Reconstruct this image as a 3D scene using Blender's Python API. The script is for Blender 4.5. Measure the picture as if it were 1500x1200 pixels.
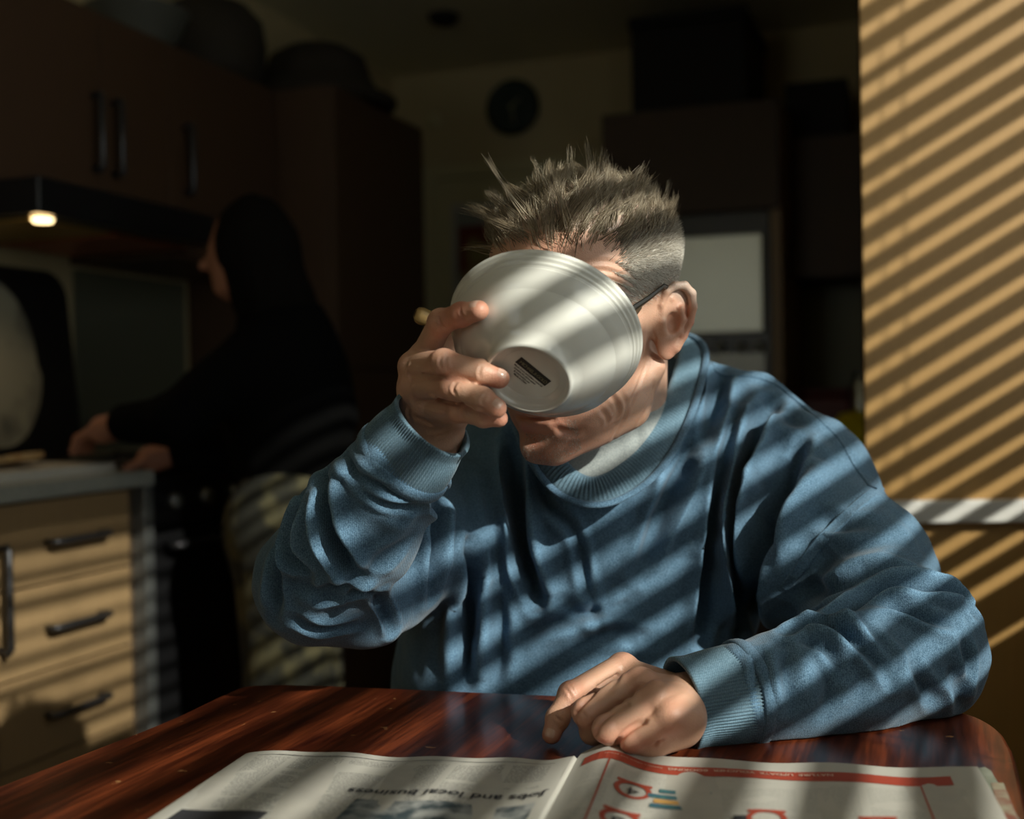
import bpy, bmesh, math, random
import numpy as np
from mathutils import Vector, Matrix
from mathutils.bvhtree import BVHTree

for o in list(bpy.data.objects): bpy.data.objects.remove(o)
COL = bpy.context.scene.collection
SC = bpy.context.scene
RNG = np.random.RandomState(7)
random.seed(7)
PI = math.pi
def R(d): return math.radians(d)

# ---------------------------------------------------------------- camera
F = 1700.0
CAM = np.array([0.0, 0.0, 1.05])
_p, _r = R(0.84), R(1.0)
FWD = np.array([0, math.cos(_p), -math.sin(_p)])
_u0 = np.array([0, math.sin(_p), math.cos(_p)]); _r0 = np.array([1.0, 0, 0])
RT = _r0*math.cos(_r) - _u0*math.sin(_r)
UP = _u0*math.cos(_r) + _r0*math.sin(_r)
cam_data = bpy.data.cameras.new('camera'); cam = bpy.data.objects.new('camera', cam_data); COL.objects.link(cam)
cam.matrix_world = Matrix(((RT[0], UP[0], -FWD[0], CAM[0]), (RT[1], UP[1], -FWD[1], CAM[1]), (RT[2], UP[2], -FWD[2], CAM[2]), (0, 0, 0, 1)))
cam_data.sensor_width = 36.0; cam_data.lens = 36.0*F/1500; cam_data.clip_start = 0.02
cam_data.dof.use_dof = True; cam_data.dof.focus_distance = 1.03; cam_data.dof.aperture_fstop = 40.8/12.5
SC.camera = cam

# ---------------------------------------------------------------- room axes: e1 towards the window wall, e2 along it, away from the camera
A0 = R(20.0)
E1 = np.array([math.cos(A0), -math.sin(A0), 0]); E2 = np.array([math.sin(A0), math.cos(A0), 0]); EZ = np.array([0, 0, 1.0])
def RM(u, v, z): return E1*u + E2*v + EZ*z

# ---------------------------------------------------------------- world, sun, exposure
world = bpy.data.worlds.new('world'); SC.world = world; world.use_nodes = True
wn = world.node_tree.nodes; wl = world.node_tree.links; wn.clear()
wo = wn.new('ShaderNodeOutputWorld'); wb = wn.new('ShaderNodeBackground'); wtc = wn.new('ShaderNodeTexCoord')
wsep = wn.new('ShaderNodeSeparateXYZ'); wr = wn.new('ShaderNodeValToRGB')
wl.new(wtc.outputs['Generated'], wsep.inputs[0]); wl.new(wsep.outputs['Z'], wr.inputs['Fac']); wl.new(wr.outputs[0], wb.inputs['Color']); wl.new(wb.outputs[0], wo.inputs[0])
wr.color_ramp.elements[0].position = 0.0; wr.color_ramp.elements[0].color = (0.96, 0.95, 0.88, 1)
wr.color_ramp.elements[1].position = 0.7; wr.color_ramp.elements[1].color = (0.62, 0.74, 0.95, 1)
WORLD_STRENGTH = 3.0
wb.inputs['Strength'].default_value = WORLD_STRENGTH
SUN_Q = 0.50
sun_dir = -E1 + SUN_Q*E2 - 0.63*EZ; sun_dir = sun_dir/np.linalg.norm(sun_dir)
sd = bpy.data.lights.new('sun', 'SUN'); sd.energy = 12.5; sd.angle = R(0.75); sd.color = (1.0, 0.94, 0.84)
sun = bpy.data.objects.new('sun', sd); COL.objects.link(sun)
sun.rotation_euler = Vector(sun_dir).to_track_quat('-Z', 'Y').to_euler(); sun.location = (3, -2, 4)
for _nm, _c, _sx, _sz, _d in (('window_portal', RM(0.80, 0.80, 1.61), 2.3, 1.32, -E1), ('window_portal', RM(-1.60, -2.02, 1.57), 1.0, 1.15, E2)):
    _l = bpy.data.lights.new(_nm, 'AREA'); _l.shape = 'RECTANGLE'; _l.size = _sx; _l.size_y = _sz; _l.cycles.is_portal = True
    _o = bpy.data.objects.new(_nm, _l); _o.location = Vector(_c); _o.rotation_euler = Vector(_d).to_track_quat('-Z', 'Y').to_euler(); COL.objects.link(_o)
SC.view_settings.view_transform = 'Standard'; SC.view_settings.look = 'None'; SC.view_settings.gamma = 1.0
SC.view_settings.use_curve_mapping = False
SC.view_settings.exposure = -1.0
SC.cycles.use_denoising = True
SC.cycles.max_bounces = 8; SC.cycles.diffuse_bounces = 4; SC.cycles.transparent_max_bounces = 12
SC.cycles.sample_clamp_indirect = 6.0
SC.cycles.caustics_reflective = False; SC.cycles.caustics_refractive = False

# ---------------------------------------------------------------- pixel helpers (1500 x 1200 frame, real depth along the view axis)
def ray(px, py): return FWD + RT*((px-750)/F) + UP*((600-py)/F)
def P(px, py, d): return CAM + ray(px, py)*d
def onz(px, py, z):
    r = ray(px, py); t = (z-CAM[2])/r[2]; return CAM + r*t
def onplane(px, py, pt, n):
    r = ray(px, py); t = np.dot(np.asarray(pt)-CAM, n)/np.dot(r, n); return CAM + r*t
TABLE_Z = 0.75
def T(px, py, h): return onz(px, py, TABLE_Z+h)

# ---------------------------------------------------------------- materials
def mat(name, color, rough=0.5, metal=0.0, color2=None, scale=8.0, detail=4.0, bump=0.0, bscale=None, stretch=(1, 1, 1), spec=0.5, coat=0.0, emit=None, sss=0.0, rough2=None, contrast=(0.35, 0.65), coord='Object', lo=0.0):
    m = bpy.data.materials.new(name); m.use_nodes = True
    nt = m.node_tree; n = nt.nodes; l = nt.links
    b = n['Principled BSDF']
    b.inputs['Base Color'].default_value = (*color, 1); b.inputs['Roughness'].default_value = rough; b.inputs['Metallic'].default_value = metal
    b.inputs['Specular IOR Level'].default_value = spec; b.inputs['Coat Weight'].default_value = coat; b.inputs['Coat Roughness'].default_value = 0.15
    if sss > 0:
        b.inputs['Subsurface Weight'].default_value = sss; b.inputs['Subsurface Radius'].default_value = (1, 0.3, 0.15); b.inputs['Subsurface Scale'].default_value = 0.004
    if emit:
        b.inputs['Emission Color'].default_value = (*emit[0], 1); b.inputs['Emission Strength'].default_value = emit[1]
    tc = n.new('ShaderNodeTexCoord'); mp = n.new('ShaderNodeMapping'); mp.inputs['Scale'].default_value = stretch
    l.new(tc.outputs[coord], mp.inputs[0])
    ns = n.new('ShaderNodeTexNoise'); ns.inputs['Scale'].default_value = scale; ns.inputs['Detail'].default_value = detail
    l.new(mp.outputs[0], ns.inputs['Vector'])
    if color2 is not None:
        cr = n.new('ShaderNodeValToRGB'); cr.color_ramp.elements[0].position = contrast[0]; cr.color_ramp.elements[1].position = contrast[1]
        cr.color_ramp.elements[0].color = (*color, 1); cr.color_ramp.elements[1].color = (*color2, 1)
        l.new(ns.outputs['Fac'], cr.inputs['Fac']); l.new(cr.outputs[0], b.inputs['Base Color'])
    if rough2 is not None:
        mr = n.new('ShaderNodeMapRange'); mr.inputs['To Min'].default_value = rough; mr.inputs['To Max'].default_value = rough2
        l.new(ns.outputs['Fac'], mr.inputs['Value']); l.new(mr.outputs[0], b.inputs['Roughness'])
    if bump:
        nb = ns
        if bscale:
            nb = n.new('ShaderNodeTexNoise'); nb.inputs['Scale'].default_value = bscale; nb.inputs['Detail'].default_value = 3; l.new(mp.outputs[0], nb.inputs['Vector'])
        bp = n.new('ShaderNodeBump'); bp.inputs['Strength'].default_value = bump; bp.inputs['Distance'].default_value = 0.002
        l.new(nb.outputs['Fac'], bp.inputs['Height']); l.new(bp.outputs[0], b.inputs['Normal'])
    return m

# ---------------------------------------------------------------- object helpers
def setp(o, label=None, cat=None, group=None, kind=None):
    if label: o['label'] = label
    if cat: o['category'] = cat
    if group: o['group'] = group
    if kind: o['kind'] = kind
    return o
def root(name, loc, label, cat, group=None):
    o = bpy.data.objects.new(name, None); o.location = Vector([float(x) for x in loc]); o.empty_display_size = 0.05; COL.objects.link(o)
    return setp(o, label, cat, group)
def adopt(o, parent):
    if parent is not None:
        o.parent = parent
        loc = parent.location.copy() if parent.parent is None else Vector((0, 0, 0))   # an adopted parent already stands in world space
        o.matrix_parent_inverse = Matrix.Translation(-loc)
    return o
def mesh(name, verts, faces, m, parent=None, smooth=True, label=None):
    me = bpy.data.meshes.new(name)
    if isinstance(faces, np.ndarray):
        verts = np.asarray(verts, dtype=np.float32); k = faces.shape[1]
        me.vertices.add(len(verts)); me.vertices.foreach_set('co', verts.ravel())
        me.loops.add(faces.size); me.loops.foreach_set('vertex_index', faces.astype(np.int32).ravel())
        me.polygons.add(len(faces)); me.polygons.foreach_set('loop_start', np.arange(0, faces.size, k, dtype=np.int32))
        me.polygons.foreach_set('loop_total', np.full(len(faces), k, dtype=np.int32))
        me.update(calc_edges=True); me.validate()
    else:
        me.from_pydata([tuple(float(c) for c in v) for v in verts], [], [tuple(int(i) for i in f) for f in faces])
    if smooth: me.polygons.foreach_set('use_smooth', np.ones(len(me.polygons), dtype=bool))
    if m: me.materials.append(m)
    me.update()
    o = bpy.data.objects.new(name, me); COL.objects.link(o); adopt(o, parent)
    if label: o['label'] = label
    return o
def bmobj(name, bm, m, parent=None, smooth=False, label=None):
    bmesh.ops.recalc_face_normals(bm, faces=bm.faces[:])
    me = bpy.data.meshes.new(name); bm.to_mesh(me); bm.free()
    if smooth: me.polygons.foreach_set('use_smooth', np.ones(len(me.polygons), dtype=bool))
    if m: me.materials.append(m)
    o = bpy.data.objects.new(name, me); COL.objects.link(o); adopt(o, parent)
    if label: o['label'] = label
    return o
def add_hex(bm, pts, bevel=0.0, seg=2):      # pts: 4 bottom, 4 top (same order)
    vs = [bm.verts.new(tuple(float(c) for c in p)) for p in pts]
    fs = [bm.faces.new([vs[i] for i in f]) for f in ((0, 3, 2, 1), (4, 5, 6, 7), (0, 1, 5, 4), (1, 2, 6, 5), (2, 3, 7, 6), (3, 0, 4, 7))]
    if bevel > 0:
        es = list({e for f in fs for e in f.edges})
        bmesh.ops.bevel(bm, geom=es, offset=bevel, segments=seg, affect='EDGES', profile=0.5)
def rbox(name, u0, u1, v0, v1, z0, z1, m, parent=None, bevel=0.003, label=None):
    bm = bmesh.new()
    add_hex(bm, [RM(u0, v0, z0), RM(u1, v0, z0), RM(u1, v1, z0), RM(u0, v1, z0), RM(u0, v0, z1), RM(u1, v0, z1), RM(u1, v1, z1), RM(u0, v1, z1)], bevel)
    return bmobj(name, bm, m, parent, label=label)
def fbox(name, o, ax, ay, az, m, parent=None, bevel=0.003, label=None):   # box from a corner and three edge vectors
    o = np.asarray(o, float); ax = np.asarray(ax, float); ay = np.asarray(ay, float); az = np.asarray(az, float)
    bm = bmesh.new(); add_hex(bm, [o, o+ax, o+ax+ay, o+ay, o+az, o+ax+az, o+ax+ay+az, o+ay+az], bevel)
    return bmobj(name, bm, m, parent, label=label)
def frame_of(d):
    d = np.asarray(d, float); d = d/np.linalg.norm(d)
    a = np.array([0, 0, 1.0]) if abs(d[2]) < 0.9 else np.array([1.0, 0, 0])
    x = np.cross(a, d); x /= np.linalg.norm(x); y = np.cross(d, x); return x, y, d
def tube_data(pts, radii, n=12, closed=False, caps=True, flat=1.0, upv=None):
    pts = [np.asarray(p, float) for p in pts]; k = len(pts)
    if not hasattr(radii, '__len__'): radii = [radii]*k
    V = []; Fc = []; prev = None
    for i in range(k):
        if closed: t = pts[(i+1) % k]-pts[i-1]
        else: t = pts[min(i+1, k-1)]-pts[max(i-1, 0)]
        t = t/np.linalg.norm(t)
        if prev is None:
            x, y, _ = frame_of(t)
            if upv is not None:
                y = np.asarray(upv)-t*np.dot(upv, t); y /= np.linalg.norm(y); x = np.cross(y, t)
        else:
            x = prev-t*np.dot(prev, t); x /= np.linalg.norm(x); y = np.cross(t, x)
        prev = x
        for j in range(n):
            a = 2*PI*j/n; V.append(pts[i]+radii[i]*(math.cos(a)*x+flat*math.sin(a)*y))
    for i in range(k if closed else k-1):
        for j in range(n):
            a = i*n+j; b = i*n+(j+1) % n; c = ((i+1) % k)*n+(j+1) % n; d = ((i+1) % k)*n+j
            Fc.append((a, b, c, d))
    if caps and not closed:
        Fc.append(tuple(range(n))[::-1]); Fc.append(tuple((k-1)*n+j for j in range(n)))
    return V, Fc
def tube(name, pts, radii, m, parent=None, n=12, closed=False, flat=1.0, label=None, upv=None, smooth=True):
    V, Fc = tube_data(pts, radii, n, closed, True, flat, upv)
    return mesh(name, V, Fc, m, parent, smooth, label)
def lathe(name, prof, m, origin, axis, parent=None, n=96, closed=False, label=None, xdir=None, sx=1.0):
    x, y, z = frame_of(axis)
    if xdir is not None:
        x = np.asarray(xdir, float)-z*np.dot(xdir, z); x /= np.linalg.norm(x); y = np.cross(z, x)
    V = []; Fc = []
    for (r, h) in prof:
        for j in range(n):
            a = 2*PI*j/n; V.append(np.asarray(origin)+z*h+r*(sx*math.cos(a)*x+math.sin(a)*y))
    k = len(prof)
    for i in range(k if closed else k-1):
        for j in range(n):
            Fc.append((i*n+j, i*n+(j+1) % n, ((i+1) % k)*n+(j+1) % n, ((i+1) % k)*n+j))
    o = mesh(name, V, Fc, m, parent, True, label)
    bm = bmesh.new(); bm.from_mesh(o.data); bmesh.ops.remove_doubles(bm, verts=bm.verts[:], dist=1e-5); bmesh.ops.recalc_face_normals(bm, faces=bm.faces[:]); bm.to_mesh(o.data); bm.free()
    o.data.polygons.foreach_set('use_smooth', np.ones(len(o.data.polygons), dtype=bool))
    return o
def catmull(pts, n=8, closed=False):
    pts = [np.asarray(p, float) for p in pts]; k = len(pts); out = []
    for i in range(k if closed else k-1):
        p1 = pts[i]; p2 = pts[(i+1) % k]
        p0 = pts[i-1] if (closed or i > 0) else 2*p1-p2
        p3 = pts[(i+2) % k] if (closed or i+2 < k) else 2*p2-p1
        for j in range(n):
            t = j/n
            out.append(0.5*((2*p1)+(-p0+p2)*t+(2*p0-5*p1+4*p2-p3)*t*t+(-p0+3*p1-3*p2+p3)*t**3))
    if not closed: out.append(pts[-1])
    return out
def text_mesh(name, s, fn, m, parent, size=1.0, bold=0.0, label=None, space=1.0):
    """flat lettering; fn maps (x, y) of the text plane to a point of the surface it is printed on"""
    cu = bpy.data.curves.new(name, 'FONT'); cu.body = s; cu.size = size; cu.offset = bold; cu.resolution_u = 3; cu.space_character = space; cu.align_x = 'LEFT'
    to = bpy.data.objects.new(name, cu); COL.objects.link(to)
    dg = bpy.context.evaluated_depsgraph_get(); me = bpy.data.meshes.new_from_object(to.evaluated_get(dg))
    bpy.data.objects.remove(to)
    for v in me.vertices: v.co = Vector([float(c) for c in fn(v.co.x, v.co.y)])
    me.materials.clear(); me.materials.append(m); me.update()
    o = bpy.data.objects.new(name, me); COL.objects.link(o); adopt(o, parent)
    if label: o['label'] = label
    return o

# ---------------------------------------------------------------- implicit-surface modelling: smooth unions of tapered capsules and ellipsoids
class Sdf:
    def __init__(s): s.ops = []
    def cap(s, a, b, ra, rb=None, k=0.01, sub=False):
        a = np.asarray(a, np.float32); b = np.asarray(b, np.float32); rb = ra if rb is None else rb
        s.ops.append(('c', a, b, ra, rb, k, sub, (a+b)/2, np.linalg.norm(b-a)/2+max(ra, rb)))
    def ell(s, c, r, Rm=None, k=0.01, sub=False):
        c = np.asarray(c, np.float32); r = np.asarray(r, np.float32); Rm = np.eye(3) if Rm is None else np.asarray(Rm)
        s.ops.append(('e', c, Rm.astype(np.float32), r, None, k, sub, c, float(max(r))))
    def chain(s, pts, radii, k=0.006, kk=None):
        for i in range(len(pts)-1): s.cap(pts[i], pts[i+1], radii[i], radii[i+1], k if i == 0 or kk is None else kk)
    def ev(s, p, ops):
        d = np.full(len(p), 1.0, np.float32)
        for o in ops:
            if o[0] == 'c':
                a, b, ra, rb = o[1:5]; ab = b-a; L = float(ab@ab)+1e-12
                pa = p-a; t = np.clip(pa@ab/L, 0, 1); q = pa-t[:, None]*ab
                e = np.sqrt((q*q).sum(1))-(ra+(rb-ra)*t)
            else:
                q = (p-o[1])@o[2].T; r = o[3]
                k0 = np.sqrt(((q/r)**2).sum(1)); k1 = np.sqrt(((q/(r*r))**2).sum(1))+1e-9
                e = k0*(k0-1)/k1
            k = o[5]
            if o[6]:
                e = -e; h = np.clip(0.5-0.5*(d-e)/k, 0, 1); d = d*(1-h)+e*h+k*h*(1-h)
            else:
                h = np.clip(0.5+0.5*(e-d)/k, 0, 1); d = e*(1-h)+d*h-k*h*(1-h)
        return d
    def cull(s, lo, hi, m):
        c = (lo+hi)/2; rr = np.linalg.norm(hi-lo)/2
        return [o for o in s.ops if np.linalg.norm(o[7]-c) < o[8]+rr+m]
    def polygonize(s, h, extra=None):
        """surface nets on sparse blocks"""
        B = 8
        lo = np.min([o[7]-o[8] for o in s.ops if not o[6]], axis=0)-0.03; hi = np.max([o[7]+o[8] for o in s.ops if not o[6]], axis=0)+0.03
        bs = B*h; nb = np.ceil((hi-lo)/bs).astype(int)+1
        G = max(1, int(round(0.10/bs))); ng = -(-nb//G)
        off = np.array([(i, j, k) for i in range(B+1) for j in range(B+1) for k in range(B+1)])
        keys = []; vpos = []; quads = []
        NX, NY, NZ = [int(x)*B+2 for x in (nb+G)]
        def key(c): return (c[..., 0].astype(np.int64)*NY+c[..., 1])*NZ+c[..., 2]
        for gi in range(ng[0]):
            for gj in range(ng[1]):
                for gk in range(ng[2]):
                    g0 = np.array([gi, gj, gk])*G
                    blo = lo+g0*bs; bhi = blo+G*bs
                    ops = s.cull(blo, bhi, 0.03)
                    if not ops: continue
                    ids = np.array([(g0[0]+a, g0[1]+b, g0[2]+c) for a in range(G) for b in range(G) for c in range(G)])
                    cen = (lo+(ids+0.5)*bs).astype(np.float32)
                    dd = s.ev(cen, ops); act = ids[np.abs(dd) < bs*0.95+0.004]
                    if not len(act): continue
                    corner = act[:, None, :]*B+off[None]
                    pts = (lo+corner*h).reshape(-1, 3).astype(np.float32)
                    val = s.ev(pts, ops)
                    if extra is not None: val = extra(pts, val)
                    val = val.reshape(-1, B+1, B+1, B+1)
                    ins = val < 0
                    # cells
                    cs = [ins[:, a:B+a, b:B+b, c:B+c] for a in (0, 1) for b in (0, 1) for c in (0, 1)]
                    sm = sum(x.astype(np.int8) for x in cs); mk = (sm > 0) & (sm < 8)
                    bi, ci, cj, ck = np.nonzero(mk)
                    if len(bi):
                        acc = np.zeros((len(bi), 3), np.float32); cnt = np.zeros(len(bi), np.float32)
                        cv = {}
                        for a in (0, 1):
                            for b in (0, 1):
                                for c in (0, 1): cv[a, b, c] = val[bi, ci+a, cj+b, ck+c]
                        for ax in range(3):
                            for p_ in (0, 1):
                                for q_ in (0, 1):
                                    e0 = [0, 0, 0]; oth = [x for x in range(3) if x != ax]; e0[oth[0]] = p_; e0[oth[1]] = q_
                                    e1 = list(e0); e1[ax] = 1
                                    v0 = cv[tuple(e0)]; v1 = cv[tuple(e1)]; cr = (v0 < 0) != (v1 < 0)
                                    t = np.where(cr, v0/(v0-v1+1e-12*(v0 == v1)), 0)
                                    ps = np.zeros((len(bi), 3), np.float32); ps[:, oth[0]] = p_; ps[:, oth[1]] = q_; ps[:, ax] = t
                                    acc += ps*cr[:, None]; cnt += cr
                        cc = act[bi]*B+np.stack([ci, cj, ck], 1)
                        vpos.append(lo+(cc+acc/cnt[:, None])*h); keys.append(key(cc))
                    for ax in range(3):
                        sl0 = [slice(None)]+[slice(0, B)]*3; sl1 = list(sl0); sl1[1+ax] = slice(1, B+1)
                        i0 = ins[tuple(sl0)]; i1 = ins[tuple(sl1)]
                        b2, x, y, z = np.nonzero(i0 != i1)
                        if not len(b2): continue
                        cc = act[b2]*B+np.stack([x, y, z], 1)
                        o1, o2 = [w for w in range(3) if w != ax]
                        d1 = np.zeros(3, int); d1[o1] = 1; d2 = np.zeros(3, int); d2[o2] = 1
                        q = np.stack([key(cc-d1-d2), key(cc-d2), key(cc), key(cc-d1)], 1)
                        fl = i0[b2, x, y, z]
                        if ax == 1: fl = ~fl
                        q[~fl] = q[~fl][:, ::-1]
                        quads.append(q)
        keys = np.concatenate(keys); vpos = np.concatenate(vpos); quads = np.concatenate(quads)
        order = np.argsort(keys); keys = keys[order]; vpos = vpos[order]
        ix = np.searchsorted(keys, quads); ix = np.clip(ix, 0, len(keys)-1)
        ok = (keys[ix] == quads).all(1)
        return vpos, ix[ok]
def vnormals(V, Q):
    n = np.cross(V[Q[:, 2]]-V[Q[:, 0]], V[Q[:, 3]]-V[Q[:, 1]]); N = np.zeros_like(V)
    for i in range(4): 
        for c in range(3): N[:, c] += np.bincount(Q[:, i], n[:, c], len(V))
    return N/(np.linalg.norm(N, axis=1)[:, None]+1e-12)
def relax(V, Q, it=1, w=0.5):
    for _ in range(it):
        S = np.zeros_like(V); C = np.zeros(len(V))
        for i in range(4):
            a = Q[:, i]; b = Q[:, (i+1) % 4]
            for x, y in ((a, b), (b, a)):
                for c in range(3): S[:, c] += np.bincount(x, V[y, c], len(V))
                C += np.bincount(x, minlength=len(V))
        V = V*(1-w)+w*S/np.maximum(C, 1)[:, None]
    return V
def vnoise(p, scale, seed=0):
    p = p*scale; i = np.floor(p).astype(np.int64); f = p-i; f = f*f*(3-2*f)
    def hsh(x, y, z):
        n = (x*73856093) ^ (y*19349663) ^ (z*83492791) ^ (seed*2654435761); n = (n ^ (n >> 13))*1274126177 & 0x7fffffff
        return ((n ^ (n >> 15)) & 0xffff)/65535.0
    r = 0
    for a in (0, 1):
        for b in (0, 1):
            for c in (0, 1):
                w = (f[:, 0] if a else 1-f[:, 0])*(f[:, 1] if b else 1-f[:, 1])*(f[:, 2] if c else 1-f[:, 2])
                r = r+w*hsh(i[:, 0]+a, i[:, 1]+b, i[:, 2]+c)
    return r*2-1
def polydist(V, pts):
    d = np.full(len(V), 9.0); T_ = np.zeros(len(V)); n = len(pts)-1
    for i in range(n):
        a, b = pts[i], pts[i+1]; ab = b-a; t = np.clip((V-a)@ab/(ab@ab+1e-12), 0, 1); q = V-a-t[:, None]*ab
        e = np.sqrt((q*q).sum(1)); m = e < d; d[m] = e[m]; T_[m] = (i+t[m])/n
    return d, T_
def sculpt(V, Q, strokes):
    """each stroke: ([(px,py)..], half width m, depth m (negative carves), kind) laid on the surface where it is seen"""
    bvh = BVHTree.FromPolygons([Vector(v) for v in V], Q.tolist())
    N = vnormals(V, Q); D = np.zeros(len(V))
    for st in strokes:
        path, w, amp = st[:3]; kind = st[3] if len(st) > 3 else 'fold'
        hp = []
        for q in catmull([np.array([x, y, 0.0]) for x, y in path], 5):
            h = bvh.ray_cast(Vector(CAM), Vector(ray(q[0], q[1])))
            if h[0] is not None: hp.append(np.array(h[0]))
        if len(hp) < 2: continue
        lo = np.min(hp, 0)-4*w; hi = np.max(hp, 0)+4*w
        sel = np.nonzero(((V > lo) & (V < hi)).all(1))[0]
        if not len(sel): continue
        d, t = polydist(V[sel], np.array(hp))
        if kind == 'fold':
            tp = np.sin(np.clip(t, 0.02, 0.98)*PI)**0.5
            D[sel] += tp*(amp*np.exp(-(d/(0.85*w))**2)-0.70*amp*np.exp(-((d-1.7*w)/(0.85*w))**2))
        elif kind == 'line': D[sel] += amp*np.exp(-(d/w)**2)
        elif kind == 'bump': D[sel] += amp*np.exp(-(d/w)**2)*np.sin(np.clip(t, 0.02, 0.98)*PI)**0.5
        elif kind == 'seam':
            D[sel] += amp*np.clip((w-d)/(0.25*w), 0, 1)-0.9*amp*np.exp(-((d-1.15*w)/(0.22*w))**2)
    return V+N*D[:, None]
# ================================================================ materials of the room
M_wall = mat('wall_paint', (0.64, 0.54, 0.32), 0.85, color2=(0.68, 0.58, 0.35), scale=3, bump=0.15, bscale=300)
M_ceil = mat('ceiling_paint', (0.84, 0.79, 0.58), 0.9, color2=(0.87, 0.82, 0.61), scale=2)
M_floor = mat('floor_vinyl', (0.10, 0.07, 0.045), 0.45, color2=(0.15, 0.10, 0.06), scale=6, stretch=(1, 12, 1))
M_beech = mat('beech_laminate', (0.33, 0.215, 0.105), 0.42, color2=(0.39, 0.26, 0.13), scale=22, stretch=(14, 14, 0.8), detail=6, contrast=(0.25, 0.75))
M_beech_shaded = mat('beech_laminate_shaded', (0.068, 0.038, 0.021), 0.5, color2=(0.092, 0.050, 0.027), scale=22, stretch=(14, 14, 0.8), detail=6, contrast=(0.25, 0.75))  # same laminate as the drawers, with shade put into its colour
M_panel = mat('panel_laminate', (0.32, 0.180, 0.052), 0.5, color2=(0.38, 0.218, 0.068), scale=30, stretch=(11, 11, 0.35), detail=6, contrast=(0.2, 0.8), bump=0.08)
M_rail = mat('white_rail', (0.60, 0.59, 0.56), 0.35)
M_worktop = mat('grey_worktop', (0.33, 0.34, 0.30), 0.4, color2=(0.42, 0.43, 0.38), scale=160)
M_alu = mat('brushed_aluminium', (0.45, 0.47, 0.46), 0.35, 0.9, scale=90, rough2=0.5)
M_handle = mat('dark_steel_handle', (0.07, 0.07, 0.075), 0.35, 0.7)
M_black = mat('black_enamel', (0.012, 0.012, 0.013), 0.28)
M_blackmatt = mat('black_matt', (0.010, 0.010, 0.010), 0.7)
M_carcass = mat('carcass_board', (0.10, 0.065, 0.035), 0.7)  # dark board of the carcasses behind the fronts
M_steel = mat('frosted_steel', (0.62, 0.64, 0.58), 0.34, 0.9, color2=(0.68, 0.70, 0.64), scale=3)
M_blind = mat('blind_slat_white', (0.72, 0.70, 0.64), 0.4)
M_cord = mat('blind_cord', (0.75, 0.73, 0.68), 0.8)
M_white = mat('white_paint', (0.62, 0.60, 0.54), 0.4)
M_cream = mat('cream_gloss', (0.72, 0.66, 0.40), 0.35)
M_glassgrey = mat('frosted_pane', (0.36, 0.38, 0.35), 0.35)
def glass_mat():
    m = bpy.data.materials.new('clear_glass'); m.use_nodes = True; n = m.node_tree.nodes; l = m.node_tree.links; n.clear()
    o = n.new('ShaderNodeOutputMaterial'); mx = n.new('ShaderNodeMixShader'); t = n.new('ShaderNodeBsdfTransparent'); g = n.new('ShaderNodeBsdfGlossy')
    g.inputs['Roughness'].default_value = 0.02; mx.inputs[0].default_value = 0.06; t.inputs[0].default_value = (0.97, 0.99, 0.98, 1)
    l.new(t.outputs[0], mx.inputs[1]); l.new(g.outputs[0], mx.inputs[2]); l.new(mx.outputs[0], o.inputs[0]); return m
M_glass = glass_mat()

# ================================================================ room shell
def shell(name, boxes, m):
    bm = bmesh.new()
    for (u0, u1, v0, v1, z0, z1) in boxes:
        add_hex(bm, [RM(u0, v0, z0), RM(u1, v0, z0), RM(u1, v1, z0), RM(u0, v1, z0), RM(u0, v0, z1), RM(u1, v0, z1), RM(u1, v1, z1), RM(u0, v1, z1)])
    return setp(bmobj(name, bm, m), kind='structure')
VB, VN, UL, UR = 4.5, -1.9, -2.16, 0.62
WV0, WV1, WZ0, WZ1 = -0.35, 1.95, 0.95, 2.27
shell('floor', [(UL-0.1, UR+0.12, VN-0.1, VB+0.1, -0.1, 0)], M_floor)
shell('ceiling', [(UL-0.1, UR+0.12, VN-0.1, VB+0.1, 2.4, 2.5)], M_ceil)
shell('wall_left', [(UL-0.1, UL, VN, VB, 0, 2.4)], M_wall)
shell('wall_back', [(UL-0.1, UR+0.12, VB, VB+0.1, 0, 2.4)], M_wall)
shell('wall_front', [(UL-0.1, -2.08, VN-0.1, VN, 0, 2.4), (-1.10, UR+0.12, VN-0.1, VN, 0, 2.4), (-2.08, -1.10, VN-0.1, VN, 0, 1.0), (-2.08, -1.10, VN-0.1, VN, 2.15, 2.4)], M_wall)
w2 = rbox('fill_window', -2.078, -1.102, VN-0.07, VN-0.03, 1.002, 1.045, M_white); setp(w2, kind='structure')  # unseen window behind the camera, added for frontal fill and the steel's reflection
rbox('window_frame', -2.078, -1.102, VN-0.07, VN-0.03, 2.105, 2.148, M_white, w2)
for u0 in (-2.078, -1.612, -1.145): rbox('window_frame', u0, u0+0.043, VN-0.07, VN-0.03, 1.046, 2.104, M_white, w2)
for u0 in (-2.034, -1.568): rbox('window_pane', u0, u0+0.42, VN-0.052, VN-0.048, 1.046, 2.104, M_glass, w2, 0)
shell('wall_right', [(UR, UR+0.12, VN, WV0, 0, 2.4), (UR, UR+0.12, WV1, VB, 0, 2.4), (UR, UR+0.12, WV0, WV1, 0, WZ0), (UR, UR+0.12, WV0, WV1, WZ1, 2.4)], M_wall)

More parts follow.
